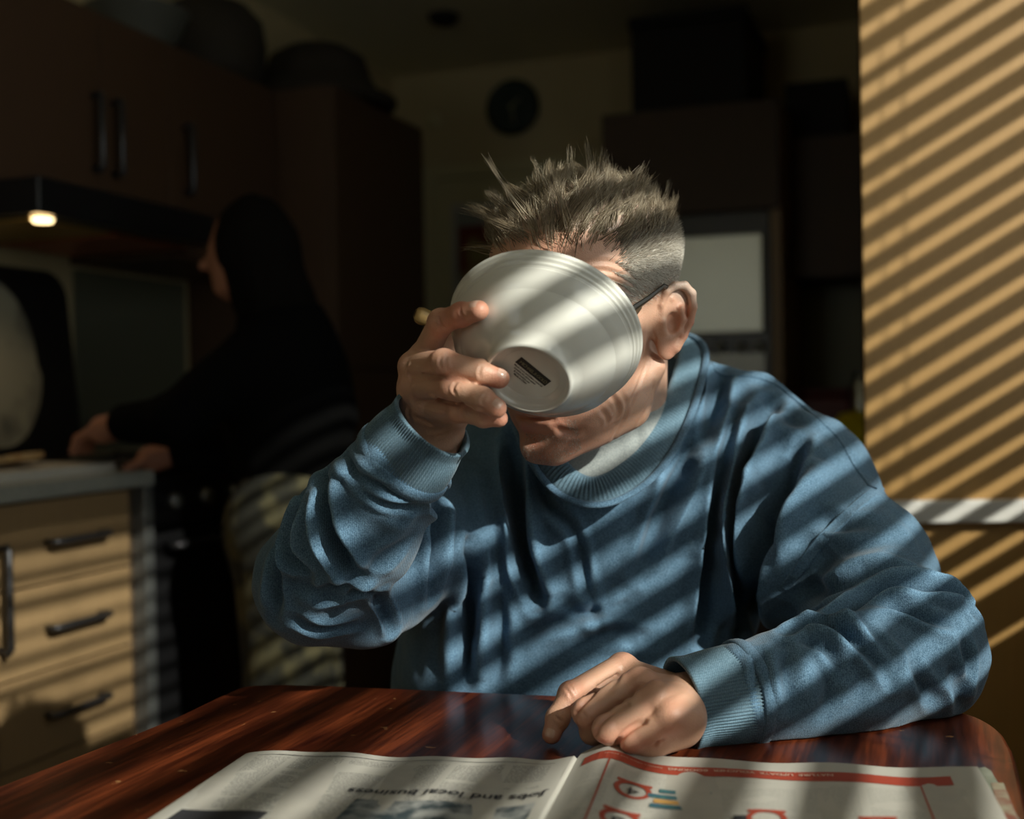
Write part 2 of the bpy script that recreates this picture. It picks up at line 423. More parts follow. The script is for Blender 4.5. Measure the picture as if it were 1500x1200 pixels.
# window in the right wall: frame, two sashes, sill
win = rbox('window_1', UR+0.05, UR+0.10, WV0+0.002, WV1-0.002, WZ0+0.002, WZ0+0.042, M_white); setp(win, kind='structure')
for z0 in (WZ1-0.042,): rbox('window_frame', UR+0.05, UR+0.10, WV0+0.002, WV1-0.002, z0, z0+0.04, M_white, win)
for v0 in (WV0+0.002, WV1-0.042): rbox('window_frame', UR+0.05, UR+0.10, v0, v0+0.04, WZ0+0.042, WZ1-0.042, M_white, win)
rbox('window_pane', UR+0.072, UR+0.076, WV0+0.042, WV1-0.042, WZ0+0.042, WZ1-0.042, M_glass, win, 0)
setp(rbox('trim_1', UR-0.03, UR+0.05, WV0-0.02, WV1+0.02, WZ0-0.024, WZ0-0.001, M_white), kind='structure')

# venetian blind
BU = UR-0.045
blind = root('venetian_blind', RM(BU, (WV0+WV1)/2, WZ0), 'white venetian blind with open horizontal slats over the window', 'blind')
bv0, bv1 = WV0-0.02, WV1+0.02
rbox('headrail', BU-0.028, BU+0.028, bv0, bv1, WZ1+0.0, WZ1+0.045, M_blind, blind)
rbox('bottom_rail', BU-0.025, BU+0.025, bv0, bv1, WZ0+0.012, WZ0+0.030, M_blind, blind)
PITCH = 0.0505
SLAT_RISE = 0.002
zs = np.arange(WZ0+0.03+PITCH*0.6, WZ1-0.01, PITCH)
def slat_mesh(tilt):
    V = []; Fc = []; n = 8; W = 0.050
    for j, v in enumerate(np.linspace(bv0, bv1, 2)):
        for s_ in (1, -1):
            for i in range(n+1):
                x = (i/n-0.5)*W; z = 0.0035*(1-(2*x/W)**2)+s_*0.0005; c, s = math.cos(tilt), math.sin(tilt)
                V.append(E1*(x*c-z*s)+E2*(v-(bv0+bv1)/2)+EZ*(x*s+z*c))
    m = n+1
    for i in range(n):
        Fc += [(i, i+1, 2*m+i+1, 2*m+i), (m+i, 3*m+i, 3*m+i+1, m+i+1), (i, m+i, m+i+1, i+1), (2*m+i, 2*m+i+1, 3*m+i+1, 3*m+i)]
    Fc += [(0, 2*m, 3*m, m), (n, m+n, 3*m+n, 2*m+n)]
    me = bpy.data.meshes.new('slat'); me.from_pydata([tuple(map(float, v)) for v in V], [], Fc); me.materials.append(M_blind)
    me.polygons.foreach_set('use_smooth', np.ones(len(me.polygons), dtype=bool)); me.update(); return me
SL0, SL1, SL2 = slat_mesh(0.0), slat_mesh(R(11)), slat_mesh(R(4))
for i, z in enumerate(zs):
    o = bpy.data.objects.new('slat', SL1 if i == 19 else (SL2 if i % 5 == 3 else SL0)); o.location = Vector(RM(BU, (bv0+bv1)/2, z+RNG.uniform(-0.0015, 0.0015))); COL.objects.link(o); adopt(o, blind)
for lv in (-0.2, 0.72, 1.66):
    for du in (-0.0265, 0.0265, 0.0):
        V, Fc = tube_data([RM(BU+du, lv+(0.012 if du == 0 else 0), WZ0+0.02), RM(BU+du, lv+(0.012 if du == 0 else 0), WZ1)], 0.0011, 6)
        mesh('ladder_cord' if du else 'lift_cord', V, Fc, M_cord, blind)

# ================================================================ partition at the right with laminate panels and a white rail
pa = np.array([0.572, 1.88, 0]); pdx = np.array([0.998, -0.06, 0]); pn = np.array([0.06, 0.998, 0]); PLEN = 0.75
part = setp(fbox('wall_partition', pa+pn*0.006+pdx*0.003, pdx*PLEN, pn*0.022, EZ*2.4, M_blackmatt, None, 0), kind='structure')
fbox('laminate_panel', pa+EZ*0.864, pdx*PLEN, pn*0.006, EZ*1.536, M_panel, part, 0.001)
fbox('laminate_panel', pa+EZ*0.002+pn*0.001, pdx*PLEN, pn*0.005, EZ*0.83, M_panel, part, 0.001)
rl = fbox('rail', pa-pn*0.022+EZ*0.829+pdx*0.002, pdx*(PLEN-0.002), pn*0.0225, EZ*0.036, M_rail, part, 0.003, label='white horizontal rail')

# ================================================================ helpers in room coordinates
def UV(p): return float(np.dot(p, E1)), float(np.dot(p, E2)), float(p[2])
def on_u(px, py, u): return UV(onplane(px, py, E1*u, E1))
def on_v(px, py, v): return UV(onplane(px, py, E2*v, E2))
def bar(name, pts, r, m, parent, n=10): return tube(name, pts, r, m, parent, n)
def bar_handle(p0, p1, stand, parent, r=0.006):
    """bow handle standing off a front; p0, p1 in room coordinates, stand = direction off the front"""
    a = RM(*p0); b = RM(*p1); d = (b-a)/np.linalg.norm(b-a); st = np.asarray(stand)
    h = bar('handle', [a-st+d*0.012, a-st*0.15+d*0.006, a+d*0.012, b-d*0.012, b-st*0.15-d*0.006, b-st-d*0.012], [r*0.8, r, r, r, r, r*0.8], M_handle, parent)
    return h

# ================================================================ left run: base unit with drawers, worktop, cooker, hood, wall units
UF = -1.555
base = root('base_cabinet', RM(-1.86, 1.45, 0), 'beech base cabinet with drawers and a door, striped by sunlight, beside the black cooker', 'cabinet', None)
rbox('body', -2.155, UF-0.02, 0.2, 2.0, 0.10, 0.868, M_carcass, base, 0)
rbox('plinth', -2.10, UF-0.06, 0.2, 2.0, 0.0, 0.10, M_blackmatt, base, 0)
dv0 = on_u(58, 790, UF)[1]; 
dvL = 1.60
for i, (z0, z1, hy) in enumerate(((0.712, 0.864, 784), (0.551, 0.707, 906), (0.391, 0.546, 1026), (0.12, 0.386, None))):
    d = rbox('drawer', UF-0.02, UF, dvL+0.002, 1.965, z0, z1, M_beech, base, 0.002)
    if hy:
        va = on_u(80, hy+9, UF+0.03)[1]; vb = on_u(169, hy-10, UF+0.03)[1]; hz = (z0+z1)/2
    else: hz = 0.30
    bar_handle((UF+0.028, va, hz), (UF+0.028, vb, hz), E1*0.028, d, 0.0065)
for v0, v1, hside in ((1.10, 1.598, 1), (0.60, 1.098, 0), (0.2, 0.598, 1)):
    d = rbox('door', UF-0.02, UF, v0+0.001, v1-0.001, 0.12, 0.864, M_beech, base, 0.002)
    hv = on_u(14, 850, UF+0.028)[1] if v0 == 1.10 else (v0+0.04 if not hside else v1-0.04)
    bar_handle((UF+0.028, hv, 0.60), (UF+0.028, hv, 0.80), E1*0.028, d, 0.0065)
wt = rbox('worktop', -2.158, UF+0.012, 0.15, 2.035, 0.869, 0.900, M_worktop, None, 0.003)
setp(wt, 'pale grey worktop over the sunlit drawers', 'worktop')
ep = rbox('end_panel', -2.155, UF+0.010, 2.002, 2.033, 0.0, 0.868, M_alu, None, 0.002); setp(ep, 'upright grey metal-faced end panel between drawers and cooker', 'panel')

ck = root('cooker', RM(-1.85, 2.36, 0), 'black freestanding cooker with a bar handle behind the woman', 'cooker')
rbox('body', -2.15, UF-0.045, 2.045, 2.66, 0.0, 0.885, M_black, ck, 0.004)
dd = rbox('oven_door', UF-0.044, UF-0.012, 2.055, 2.65, 0.12, 0.76, M_black, ck, 0.004)
rbox('window', UF-0.0115, UF-0.0085, 2.14, 2.57, 0.25, 0.62, mat('oven_glass', (0.02, 0.02, 0.02), 0.08), dd, 0)
h0 = on_u(228, 787, UF+0.03); h1 = on_u(332, 768, UF+0.03)
bar_handle((UF+0.03, max(2.08, h0[1]), 0.735), (UF+0.03, min(h1[1], 2.62), 0.735), E1*0.040, dd, 0.008)
cp = rbox('control_panel', UF-0.044, UF-0.012, 2.055, 2.65, 0.77, 0.882, M_black, ck, 0.004)
for i in range(5):
    v = 2.12+i*0.115; lathe('knob', [(0.001, 0.022), (0.015, 0.022), (0.018, 0.015), (0.019, 0), (0.001, 0)], M_alu, RM(UF-0.012, v, 0.826), E1, cp, 20)
rbox('hob', -2.15, UF-0.03, 2.045, 2.66, 0.886, 0.9, M_black, ck, 0.003)
for (u, v) in ((-1.73, 2.19), (-1.73, 2.51), (-1.99, 2.19), (-1.99, 2.51)):
    lathe('burner', [(0.001, 0.014), (0.03, 0.014), (0.04, 0.008), (0.045, 0), (0.001, 0)], M_blackmatt, RM(u, v, 0.9), EZ, ck, 24)

# unit between cooker and tall unit
b2 = root('base_cabinet', RM(-1.86, 2.84, 0), 'dark base cabinet in shade between cooker and tall unit', 'cabinet')
rbox('body', -2.155, UF-0.02, 2.665, 3.015, 0.10, 0.868, M_carcass, b2, 0)
d = rbox('door', UF-0.02, UF, 2.667, 3.013, 0.12, 0.864, M_beech_shaded, b2, 0.002); bar_handle((UF+0.028, 2.71, 0.60), (UF+0.028, 2.71, 0.80), E1*0.028, d)
rbox('plinth', -2.10, UF-0.06, 2.665, 3.015, 0, 0.1, M_blackmatt, b2, 0)
setp(rbox('worktop', -2.158, UF+0.012, 2.663, 3.017, 0.869, 0.9, M_worktop, None, 0.003), 'short dark piece of worktop beyond the cooker', 'worktop')

# hood
hd = root('cooker_hood', RM(-1.9, 2.2, 1.43), 'black cooker hood with one lit lamp under the wall units', 'hood')
rbox('body', -2.155, -1.70, 1.89, 2.50, 1.432, 1.508, M_black, hd, 0.004)
rbox('grease_filter', -2.12, -1.76, 1.93, 2.18, 1.426, 1.4315, mat('yellow_reflection_mesh', (0.65, 0.45, 0.15), 0.4, 0.8), hd, 0.001)  # steel filter; the warm yellow reflection is put into its colour
rbox('grease_filter', -2.12, -1.76, 2.20, 2.47, 1.426, 1.4315, mat('red_reflection_mesh', (0.60, 0.18, 0.08), 0.4, 0.8), hd, 0.001)  # steel filter, coloured red to paint in a reflection
lp = np.array(RM(-1.775, 1.985, 1.421)); lpx = onz(111, 317, 1.421); lp = lpx - E1*0.0
lathe('lamp', [(0.001, 0.0), (0.019, 0.0), (0.022, 0.006), (0.022, 0.008)], mat('lamp_glow', (1, 0.8, 0.5), 0.4, emit=((1.0, 0.72, 0.35), 9.0)), RM(-1.735, UV(lp)[1]+0.03, 1.420), EZ, hd, 24)
pl = bpy.data.lights.new('hood_lamp', 'SPOT'); pl.energy = 1.6; pl.color = (1, 0.7, 0.4); pl.shadow_soft_size = 0.02; pl.spot_size = R(140); pl.spot_blend = 0.5
plo = bpy.data.objects.new('hood_lamp_light', pl); plo.location = Vector(RM(-1.78, UV(lp)[1]+0.03, 1.41)); COL.objects.link(plo)

# wall units
wu = root('wall_cabinet', RM(-2.0, 2.1, 1.41), 'long dark brown wall cabinet run above the cooker hood', 'cabinet')
rbox('body', -2.155, -1.85, 0.7, 1.885, 1.41, 1.96, M_beech_shaded, wu, 0)
rbox('body', -2.155, -1.85, 1.885, 2.505, 1.511, 1.96, M_beech_shaded, wu, 0)
rbox('body', -2.155, -1.85, 2.505, 3.01, 1.41, 1.96, M_beech_shaded, wu, 0)
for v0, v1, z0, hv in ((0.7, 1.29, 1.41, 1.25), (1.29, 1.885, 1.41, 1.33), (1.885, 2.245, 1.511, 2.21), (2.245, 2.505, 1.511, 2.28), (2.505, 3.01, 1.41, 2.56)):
    d = rbox('door', -1.849, -1.83, v0+0.002, v1-0.002, z0+0.002, 1.958, M_beech_shaded, wu, 0.002)
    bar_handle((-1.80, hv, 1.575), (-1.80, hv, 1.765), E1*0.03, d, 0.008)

# tall unit
tu = root('tall_cabinet', RM(-1.9, 3.33, 0), 'tall reddish brown larder cabinet closing the left run', 'cabinet')
rbox('body', -2.155, -1.665, 3.022, 3.66, 0.0, 1.96, M_beech_shaded, tu, 0.002)
rbox('door', -1.664, -1.64, 3.026, 3.656, 1.13, 1.957, M_beech_shaded, tu, 0.002)
d = rbox('door', -1.664, -1.64, 3.026, 3.656, 0.03, 1.126, M_beech_shaded, tu, 0.002)
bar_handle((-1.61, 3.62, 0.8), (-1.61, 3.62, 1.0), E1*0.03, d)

# splashback and portrait print behind the cooker
a = on_u(112, 500, -2.15)[1]
sp = rbox('splashback', -2.159, -2.151, a, 3.0, 0.91, 1.40, mat('green_grey_glass', (0.15, 0.16, 0.115), 0.35), None, 0.001); setp(sp, 'plain grey-green splashback panel on wall behind the hob', 'splashback')
pc = root('picture_tray', RM(-2.0, on_u(8, 520, -2.06)[1], 0.9), 'dark rounded tray with a pale portrait print leaning behind the worktop', 'tray')
TV = on_u(18, 520, -2.06)[1]; TW = on_u(110, 520, -2.06)[1]-TV
def tray_pt(a, b, o=0.0): return RM(-2.06+o-0.10*b, TV+a, 0.905+b)
def rounded(w, h, r, n=8):
    out = []
    for cx, cy, a0 in ((w-r, h-r, 0), (-w+r, h-r, 90), (-w+r, -h+r, 180), (w-r, -h+r, 270)):
        for i in range(n+1): a = R(a0+90*i/n); out.append((cx+r*math.cos(a), cy+r*math.sin(a)))
    return out
def slab(name, pts2, fn, t0, t1, m, parent, label=None):
    n = len(pts2); V = [fn(x, y, t0) for x, y in pts2]+[fn(x, y, t1) for x, y in pts2]
    Fc = [tuple(range(n))[::-1], tuple(range(n, 2*n))]+[(i, (i+1) % n, n+(i+1) % n, n+i) for i in range(n)]
    return mesh(name, V, Fc, m, parent, False, label)
slab('tray', [(x, y+0.235) for x, y in rounded(TW, 0.235, 0.07)], tray_pt, 0, 0.02, M_black, pc)
face = mat('portrait_print', (0.40, 0.38, 0.28), 0.5, color2=(0.10, 0.10, 0.085), scale=7, detail=2, contrast=(0.42, 0.62))
slab('print', [(-0.05+0.62*TW*math.cos(a)*(1.1 if math.sin(a) < 0 else 1), 0.235+0.20*math.sin(a)) for a in np.linspace(0, 2*PI, 40)[:-1]], tray_pt, 0.0205, 0.022, face, pc)

# board with food on the worktop
bd = root('chopping_board', RM(-1.78, 1.70, 0.9), 'pale chopping board lying on the grey worktop', 'board')
c0 = UV(onz(95, 690, 0.905)); 
slab('board', [(x, y) for x, y in rounded(0.14, 0.20, 0.03)], lambda x, y, t: RM(-1.74+x, 1.80+y, 0.9005+t), 0, 0.018, M_white, bd)
for i, (du, dv) in enumerate(((0.02, 0.02), (-0.03, 0.09), (0.03, -0.08))):
    br = slab('bread_slice', [(0.05*math.cos(a), 0.055*math.sin(a)*(0.85 if abs(math.sin(a)) > 0.7 else 1)) for a in np.linspace(0, 2*PI, 24)[:-1]], lambda x, y, t: RM(-1.74+x+du, 1.80+y+dv, 0.9190+t+0.15*x), 0.008, 0.020, mat('bread', (0.45, 0.26, 0.10), 0.8, color2=(0.6, 0.42, 0.2), scale=60), None)
    setp(br, ('toasted bread slice at the middle of the chopping board', 'toasted bread slice at the end of the board nearest the cooker', 'toasted bread slice at the end of the board furthest from the cooker')[i], 'bread', 'bread slices on the board')

# things on top of the cabinets
def on_top(px, py, u, z): return on_u(px, py, u)
M_wicker = mat('dark_wicker', (0.035, 0.028, 0.02), 0.8, bump=0.6, scale=120, stretch=(1, 1, 4))
_u, _v, _z = on_u(462, 128, -1.85)
bk = root('wicker_basket', RM(-1.86, _v, 1.9605), 'dark upturned wicker basket on the tall cabinet', 'basket')
lathe('bowl', [(0.235, 0.0), (0.24, 0.03), (0.20, 0.05), (0.17, 0.10), (0.165, 0.12), (0.15, 0.165), (0.10, 0.195), (0.03, 0.205), (0.001, 0.206)], M_wicker, RM(-1.84, _v, 1.9605), EZ, bk, 40)
lathe('rim', [(0.245, 0.012+0.012*math.cos(t)) if False else (0.24+0.012*math.cos(t), 0.024+0.012*math.sin(t)) for t in np.linspace(0, 2*PI, 13)[:-1]], M_wicker, RM(-1.84, _v, 1.9605), EZ, bk, 40, closed=True)
_v2 = on_u(312, 80, -1.98)[1]
bk2 = root('storage_basket', RM(-1.98, _v2, 1.9605), 'dark round storage basket on the wall cabinets', 'basket')
lathe('body', [(0.001, 0), (0.13, 0.0), (0.155, 0.05), (0.16, 0.12), (0.15, 0.19), (0.11, 0.235), (0.001, 0.25)], M_wicker, RM(-1.985, _v2, 1.9605), EZ, bk2, 36)
tube('handle', [RM(-1.985, _v2-0.12*math.cos(t), 2.17+0.09*math.sin(t)) for t in np.linspace(0, PI, 12)], 0.007, M_wicker, bk2)
_v3 = on_u(205, 30, -1.98)[1]
bw = root('mixing_bowl', RM(-1.98, _v3, 1.9605), 'pale mixing bowl beside the storage basket', 'bowl')
lathe('bowl', [(0.001, 0), (0.06, 0), (0.065, 0.01), (0.11, 0.06), (0.135, 0.115), (0.14, 0.12), (0.13, 0.118), (0.10, 0.06), (0.05, 0.015), (0.001, 0.012)], mat('grey_bowl', (0.12, 0.125, 0.11), 0.4), RM(-1.99, _v3, 1.9605), EZ, bw, 40)

# ================================================================ back wall
p = onz(650, 22, 2.4)
sa = root('smoke_detector', p, 'round smoke detector on the ceiling', 'detector')
lathe('base', [(0.001, 0), (0.055, 0), (0.055, 0.012), (0.04, 0.03), (0.001, 0.033)], M_blackmatt, p-EZ*0.0005, -EZ, sa, 28)
cu_, cv_, cz_ = on_v(752, 158, VB-0.01)
ckp = RM(cu_, VB-0.002, cz_); cl = root('wall_clock', ckp, 'round dark green wall clock high on the back wall', 'clock')
lathe('case', [(0.001, 0), (0.11, 0), (0.115, 0.02), (0.108, 0.035), (0.10, 0.03), (0.001, 0.03)], mat('clock_green', (0.02, 0.035, 0.03), 0.25), ckp, -E2, cl, 48)
lathe('dial', [(0.001, 0.0305), (0.098, 0.0305)], mat('clock_dial', (0.03, 0.05, 0.045), 0.3), ckp, -E2, cl, 48)
for a, L in ((50, 0.05), (170, 0.075)):
    q = ckp-E2*0.034; dr = E1*math.sin(R(a))+EZ*math.cos(R(a)); tube('hand', [q-dr*0.01, q+dr*L], [0.003, 0.0015], M_cream, cl, 6)
su, sv, sz = on_v(629, 178, VB-0.01)
sw = root('wall_sensor', RM(su, VB, sz), 'small pale round sensor on the back wall beside the tall cabinet', 'sensor')
lathe('case', [(0.001, 0), (0.035, 0), (0.035, 0.012), (0.025, 0.025), (0.001, 0.028)], M_cream, RM(su+0.02, VB-0.001, sz), -E2, sw, 24)

# door in the back wall
du0 = on_v(626, 400, VB)[0]; du1 = du0+0.86; dz = on_v(750, 238, VB)[2]
dr = rbox('door_1', du0+0.055, du1-0.055, VB-0.035, VB-0.002, 0.004, dz-0.055, M_cream, None, 0.002); setp(dr, kind='structure')
for (u0, u1, z0, z1) in ((du0, du0+0.053, 0.0, dz), (du1-0.053, du1, 0.0, dz), (du0+0.054, du1-0.054, dz-0.053, dz)):
    rbox('door_frame', u0, u1, VB-0.05, VB-0.001, z0, z1, M_cream, dr, 0.004)
rbox('door_frame', du0+0.13, du1-0.13, VB-0.043, VB-0.036, 1.05, dz-0.16, M_white, dr, 0.003)
rbox('door_pane', du0+0.155, du1-0.155, VB-0.047, VB-0.0435, 1.08, dz-0.19, M_glassgrey, dr, 0)
bar('door_handle', [RM(du1-0.10, VB-0.036, 1.0), RM(du1-0.10, VB-0.08, 1.0), RM(du1-0.20, VB-0.085, 1.0)], 0.008, M_alu, dr)
pr = root('picture', RM(du0+0.25, VB-0.05, 1.5), 'small print with red patches on the far door pane', 'picture')
rbox('sheet', du0+0.165, du0+0.40, VB-0.0495, VB-0.0475, 1.52, 1.74, mat('red_print', (0.22, 0.035, 0.02), 0.6, color2=(0.4, 0.33, 0.12), scale=9, contrast=(0.45, 0.55)), pr, 0)

# tall housing with built-in appliance
VF = 3.9
hu1 = on_v(1146, 450, VF)[0]; hu0 = hu1-0.60
hz = root('tall_cabinet', RM((hu0+hu1)/2, 4.2, 0), 'tall brown cabinet housing a steel-fronted appliance', 'cabinet')
for (u0, u1) in ((hu0, hu0+0.02), (hu1-0.035, hu1)): rbox('side_panel', u0, u1, VF, VB-0.002, 0, 2.0, M_beech, hz, 0.001)
az1 = on_v(1060, 316, VF)[2]; az0 = on_v(1060, 560, VF)[2]
rbox('body', hu0+0.021, hu1-0.036, VF+0.02, VB-0.002, az1+0.01, 2.0, M_beech_shaded, hz, 0); rbox('body', hu0+0.021, hu1-0.036, VF+0.02, VB-0.002, 0.0, az0-0.02, M_beech_shaded, hz, 0)
rbox('door', hu0+0.001, hu1-0.001, VF-0.02, VF-0.0005, az1+0.012, 1.998, M_beech_shaded, hz, 0.002)
rbox('door', hu0+0.001, hu1-0.001, VF-0.02, VF-0.0005, 0.10, az0-0.02, M_beech_shaded, hz, 0.002)
ap = root('built_in_microwave', RM((hu0+hu1)/2, 4.1, az0), 'black-framed built-in oven with a pale frosted steel door', 'oven')
rbox('case', hu0+0.022, hu1-0.037, VF+0.0, VF+0.40, az0-0.018, az1+0.008, M_black, ap, 0.003)
aL = on_v(1000, 420, VF)[0]; aR = on_v(1120, 420, VF)[0]; t1 = on_v(1065, 345, VF)[2]; t0 = on_v(1065, 489, VF)[2]
dd2 = rbox('door', hu0+0.06, aR, VF-0.03, VF-0.001, t0, t1, M_steel, ap, 0.006)
for px in (1113, 1085, 1056):
    q = on_v(px, 508, VF); lathe('knob', [(0.001, 0.03), (0.014, 0.03), (0.019, 0.02), (0.02, 0), (0.001, 0)], M_alu, RM(q[0], VF-0.0005, q[2]), -E2, ap, 24)
rbox('control_strip', hu0+0.06, aR, VF-0.012, VF-0.001, az0-0.012, t0-0.065, M_alu, ap, 0.002)

# box on top
b0 = on_v(925, 140, VF+0.05); b1 = on_v(1092, 140, VF+0.05)
bx = root('storage_box', RM(b0[0]+0.2, 4.1, 2.0), 'dark storage box on top of the tall oven cabinet', 'box')
rbox('box', b0[0], b1[0], VF+0.05, VB-0.05, 2.0005, 2.30, M_blackmatt, bx, 0.006); rbox('lid', b0[0]-0.008, b1[0]+0.008, VF+0.042, VB-0.045, 2.301, 2.34, M_blackmatt, bx, 0.006)

# right: wall unit, worktop, base
rw0 = hu1+0.003
wr_ = root('wall_cabinet', RM(rw0+0.4, 4.3, 1.43), 'dark wall cabinet beside the partition edge', 'cabinet')
rbox('body', rw0, 0.6, VF+0.27, VB-0.002, 1.43, 1.92, M_beech_shaded, wr_, 0)
for k in range(2):
    d = rbox('door', rw0+k*0.40+0.002, rw0+(k+1)*0.40-0.002, VF+0.25, VF+0.269, 1.432, 1.918, M_beech_shaded, wr_, 0.002)
    bar_handle((rw0+0.36+k*0.08, VF+0.22, 1.48), (rw0+0.36+k*0.08, VF+0.22, 1.66), -E2*0.03, d)
q0 = on_v(1152, 190, VF+0.3); q1 = on_v(1242, 190, VF+0.3)
bx2 = root('cardboard_box', RM(q0[0]+0.1, 4.35, 1.92), 'small dark box on top of the wall cabinet by the partition', 'box')
rbox('box', q0[0], q1[0], VF+0.28, VB-0.02, 1.9205, 2.11, M_blackmatt, bx2, 0.004); rbox('flap', q0[0], q1[0], VF+0.278, VF+0.45, 2.111, 2.116, M_blackmatt, bx2, 0)
br_ = root('base_cabinet', RM(rw0+0.4, 4.2, 0), 'base cabinet under the far worktop beside the partition', 'cabinet')
rbox('body', rw0, 0.6, VF+0.02, VB-0.002, 0.1, 0.868, M_carcass, br_, 0); rbox('plinth', rw0, 0.6, VF+0.07, VB-0.002, 0, 0.1, M_blackmatt, br_, 0)
for k in range(2): rbox('door', rw0+k*0.45+0.002, min(rw0+(k+1)*0.45, 0.6)-0.002, VF, VF+0.019, 0.12, 0.864, M_beech_shaded, br_, 0.002)
setp(rbox('worktop', rw0, 0.6, VF-0.01, VB-0.002, 0.869, 0.9, M_worktop, None, 0.003), 'far worktop carrying a red tin and yellow cloth', 'worktop')
setp(rbox('splashback', rw0, 0.6, VB-0.012, VB-0.002, 0.902, 1.428, mat('olive_tile', (0.20, 0.20, 0.11), 0.4), None, 0.001), 'olive splashback above the far worktop', 'splashback')
qa = on_v(1150, 605, VF+0.25); qb = on_v(1250, 605, VF+0.25)
rt = root('bread_bin', RM((qa[0]+qb[0])/2, VF+0.3, 0.9), 'dark red bread bin on the far worktop', 'bin')
rbox('body', qa[0], qb[0], VF+0.22, VF+0.42, 0.9005, 1.02, mat('red_enamel', (0.16, 0.012, 0.012), 0.4), rt, 0.015); rbox('lid', qa[0]-0.004, qb[0]+0.004, VF+0.216, VF+0.424, 1.021, 1.045, mat('red_enamel_lid', (0.14, 0.012, 0.012), 0.35), rt, 0.01)
q = on_v(1262, 600, VF+0.12)
jr = root('glass_jar', RM(q[0], VF+0.12, 0.9), 'slim pale jar beside the red bread bin', 'jar')
lathe('jar', [(0.001, 0.0), (0.032, 0.0), (0.034, 0.01), (0.034, 0.15), (0.025, 0.17), (0.025, 0.185), (0.023, 0.185), (0.023, 0.168), (0.031, 0.148), (0.031, 0.012), (0.001, 0.006)], M_steel, RM(q[0], VF+0.12, 0.9005), EZ, jr, 28)
lathe('lid', [(0.001, 0.2), (0.026, 0.2), (0.027, 0.186), (0.001, 0.186)], M_alu, RM(q[0], VF+0.12, 0.9005), EZ, jr, 28)
# yellow cloth bundle
q = on_v(1252, 634, VF+0.02); bmy = Sdf(); cc = RM(q[0], VF+0.03, 0.932)
for i in range(7): bmy.cap(cc+E1*(-0.055+0.018*i)-E2*0.03, cc+E1*(-0.058+0.019*i)-E2*0.062-EZ*(0.075+0.012*math.sin(i*2.1)), 0.013, 0.010, 0.006)
for i in range(9):
    o_ = E1*RNG.uniform(-0.05, 0.05)+E2*RNG.uniform(-0.03, 0.03)+EZ*RNG.uniform(-0.015, 0.02); bmy.cap(cc+o_, cc+o_*0.3+EZ*RNG.uniform(-0.01, 0.03), 0.02, 0.014, 0.008)
V, Q = bmy.polygonize(0.005); _v = V@E2; V[:, 2] = np.where(_v > VF-0.012, np.maximum(V[:, 2], 0.9005), V[:, 2])
setp(mesh('yellow_cloth', V, Q, mat('yellow_cloth', (0.90, 0.72, 0.02), 0.8), None), 'crumpled bright yellow cloth at the front of the far worktop', 'cloth')

# ================================================================ table
def table_mat():
    m = mat('mahogany', (0.045, 0.008, 0.004), 0.26, color2=(0.20, 0.045, 0.014), scale=9, stretch=(1, 1, 1), detail=8, contrast=(0.30, 0.72), coat=0.35, rough2=0.42)
    nt = m.node_tree; n = nt.nodes; l = nt.links; mp = [x for x in n if x.type == 'MAPPING'][0]
    mp.vector_type = 'POINT'; mp.inputs['Rotation'].default_value = (0, 0, R(20)); mp.inputs['Scale'].default_value = (1.0, 1.0, 1.0)
    mp2 = n.new('ShaderNodeMapping'); mp2.inputs['Scale'].default_value = (9.0, 0.9, 1)
    ns = [x for x in n if x.type == 'TEX_NOISE'][0]; l.new(mp.outputs[0], mp2.inputs[0]); l.new(mp2.outputs[0], ns.inputs['Vector'])
    # fine streaks and worn specks
    mp3 = n.new('ShaderNodeMapping'); mp3.inputs['Scale'].default_value = (220, 14, 20); l.new(mp.outputs[0], mp3.inputs[0])
    n3 = n.new('ShaderNodeTexNoise'); n3.inputs['Scale'].default_value = 1.0; n3.inputs['Detail'].default_value = 4; l.new(mp3.outputs[0], n3.inputs['Vector'])
    b = n['Principled BSDF']; cr = [x for x in n if x.type == 'VALTORGB'][0]
    mx = n.new('ShaderNodeMix'); mx.data_type = 'RGBA'; mx.blend_type = 'MULTIPLY'; mx.inputs[0].default_value = 0.75
    c3 = n.new('ShaderNodeValToRGB'); c3.color_ramp.elements[0].position = 0.35; c3.color_ramp.elements[0].color = (0.35, 0.3, 0.28, 1); c3.color_ramp.elements[1].position = 0.6; c3.color_ramp.elements[1].color = (1.2, 1.15, 1.1, 1)
    l.new(n3.outputs['Fac'], c3.inputs['Fac']); l.new(cr.outputs[0], mx.inputs[6]); l.new(c3.outputs[0], mx.inputs[7])
    n4 = n.new('ShaderNodeTexNoise'); n4.inputs['Scale'].default_value = 70; n4.inputs['Detail'].default_value = 6; l.new(mp.outputs[0], n4.inputs['Vector'])
    c4 = n.new('ShaderNodeValToRGB'); c4.color_ramp.elements[0].position = 0.70; c4.color_ramp.elements[0].color = (0, 0, 0, 1); c4.color_ramp.elements[1].position = 0.74; c4.color_ramp.elements[1].color = (1, 1, 1, 1)
    l.new(n4.outputs['Fac'], c4.inputs['Fac'])
    mx2 = n.new('ShaderNodeMix'); mx2.data_type = 'RGBA'; l.new(c4.outputs[0], mx2.inputs[0]); l.new(mx.outputs[2], mx2.inputs[6]); mx2.inputs[7].default_value = (0.42, 0.20, 0.08, 1)
    l.new(mx2.outputs[2], b.inputs['Base Color'])
    bp = n.new('ShaderNodeBump'); bp.inputs['Strength'].default_value = 0.25; bp.inputs['Distance'].default_value = 0.0005; l.new(n3.outputs['Fac'], bp.inputs['Height']); l.new(bp.outputs[0], b.inputs['Normal'])
    return m
M_table = table_mat()
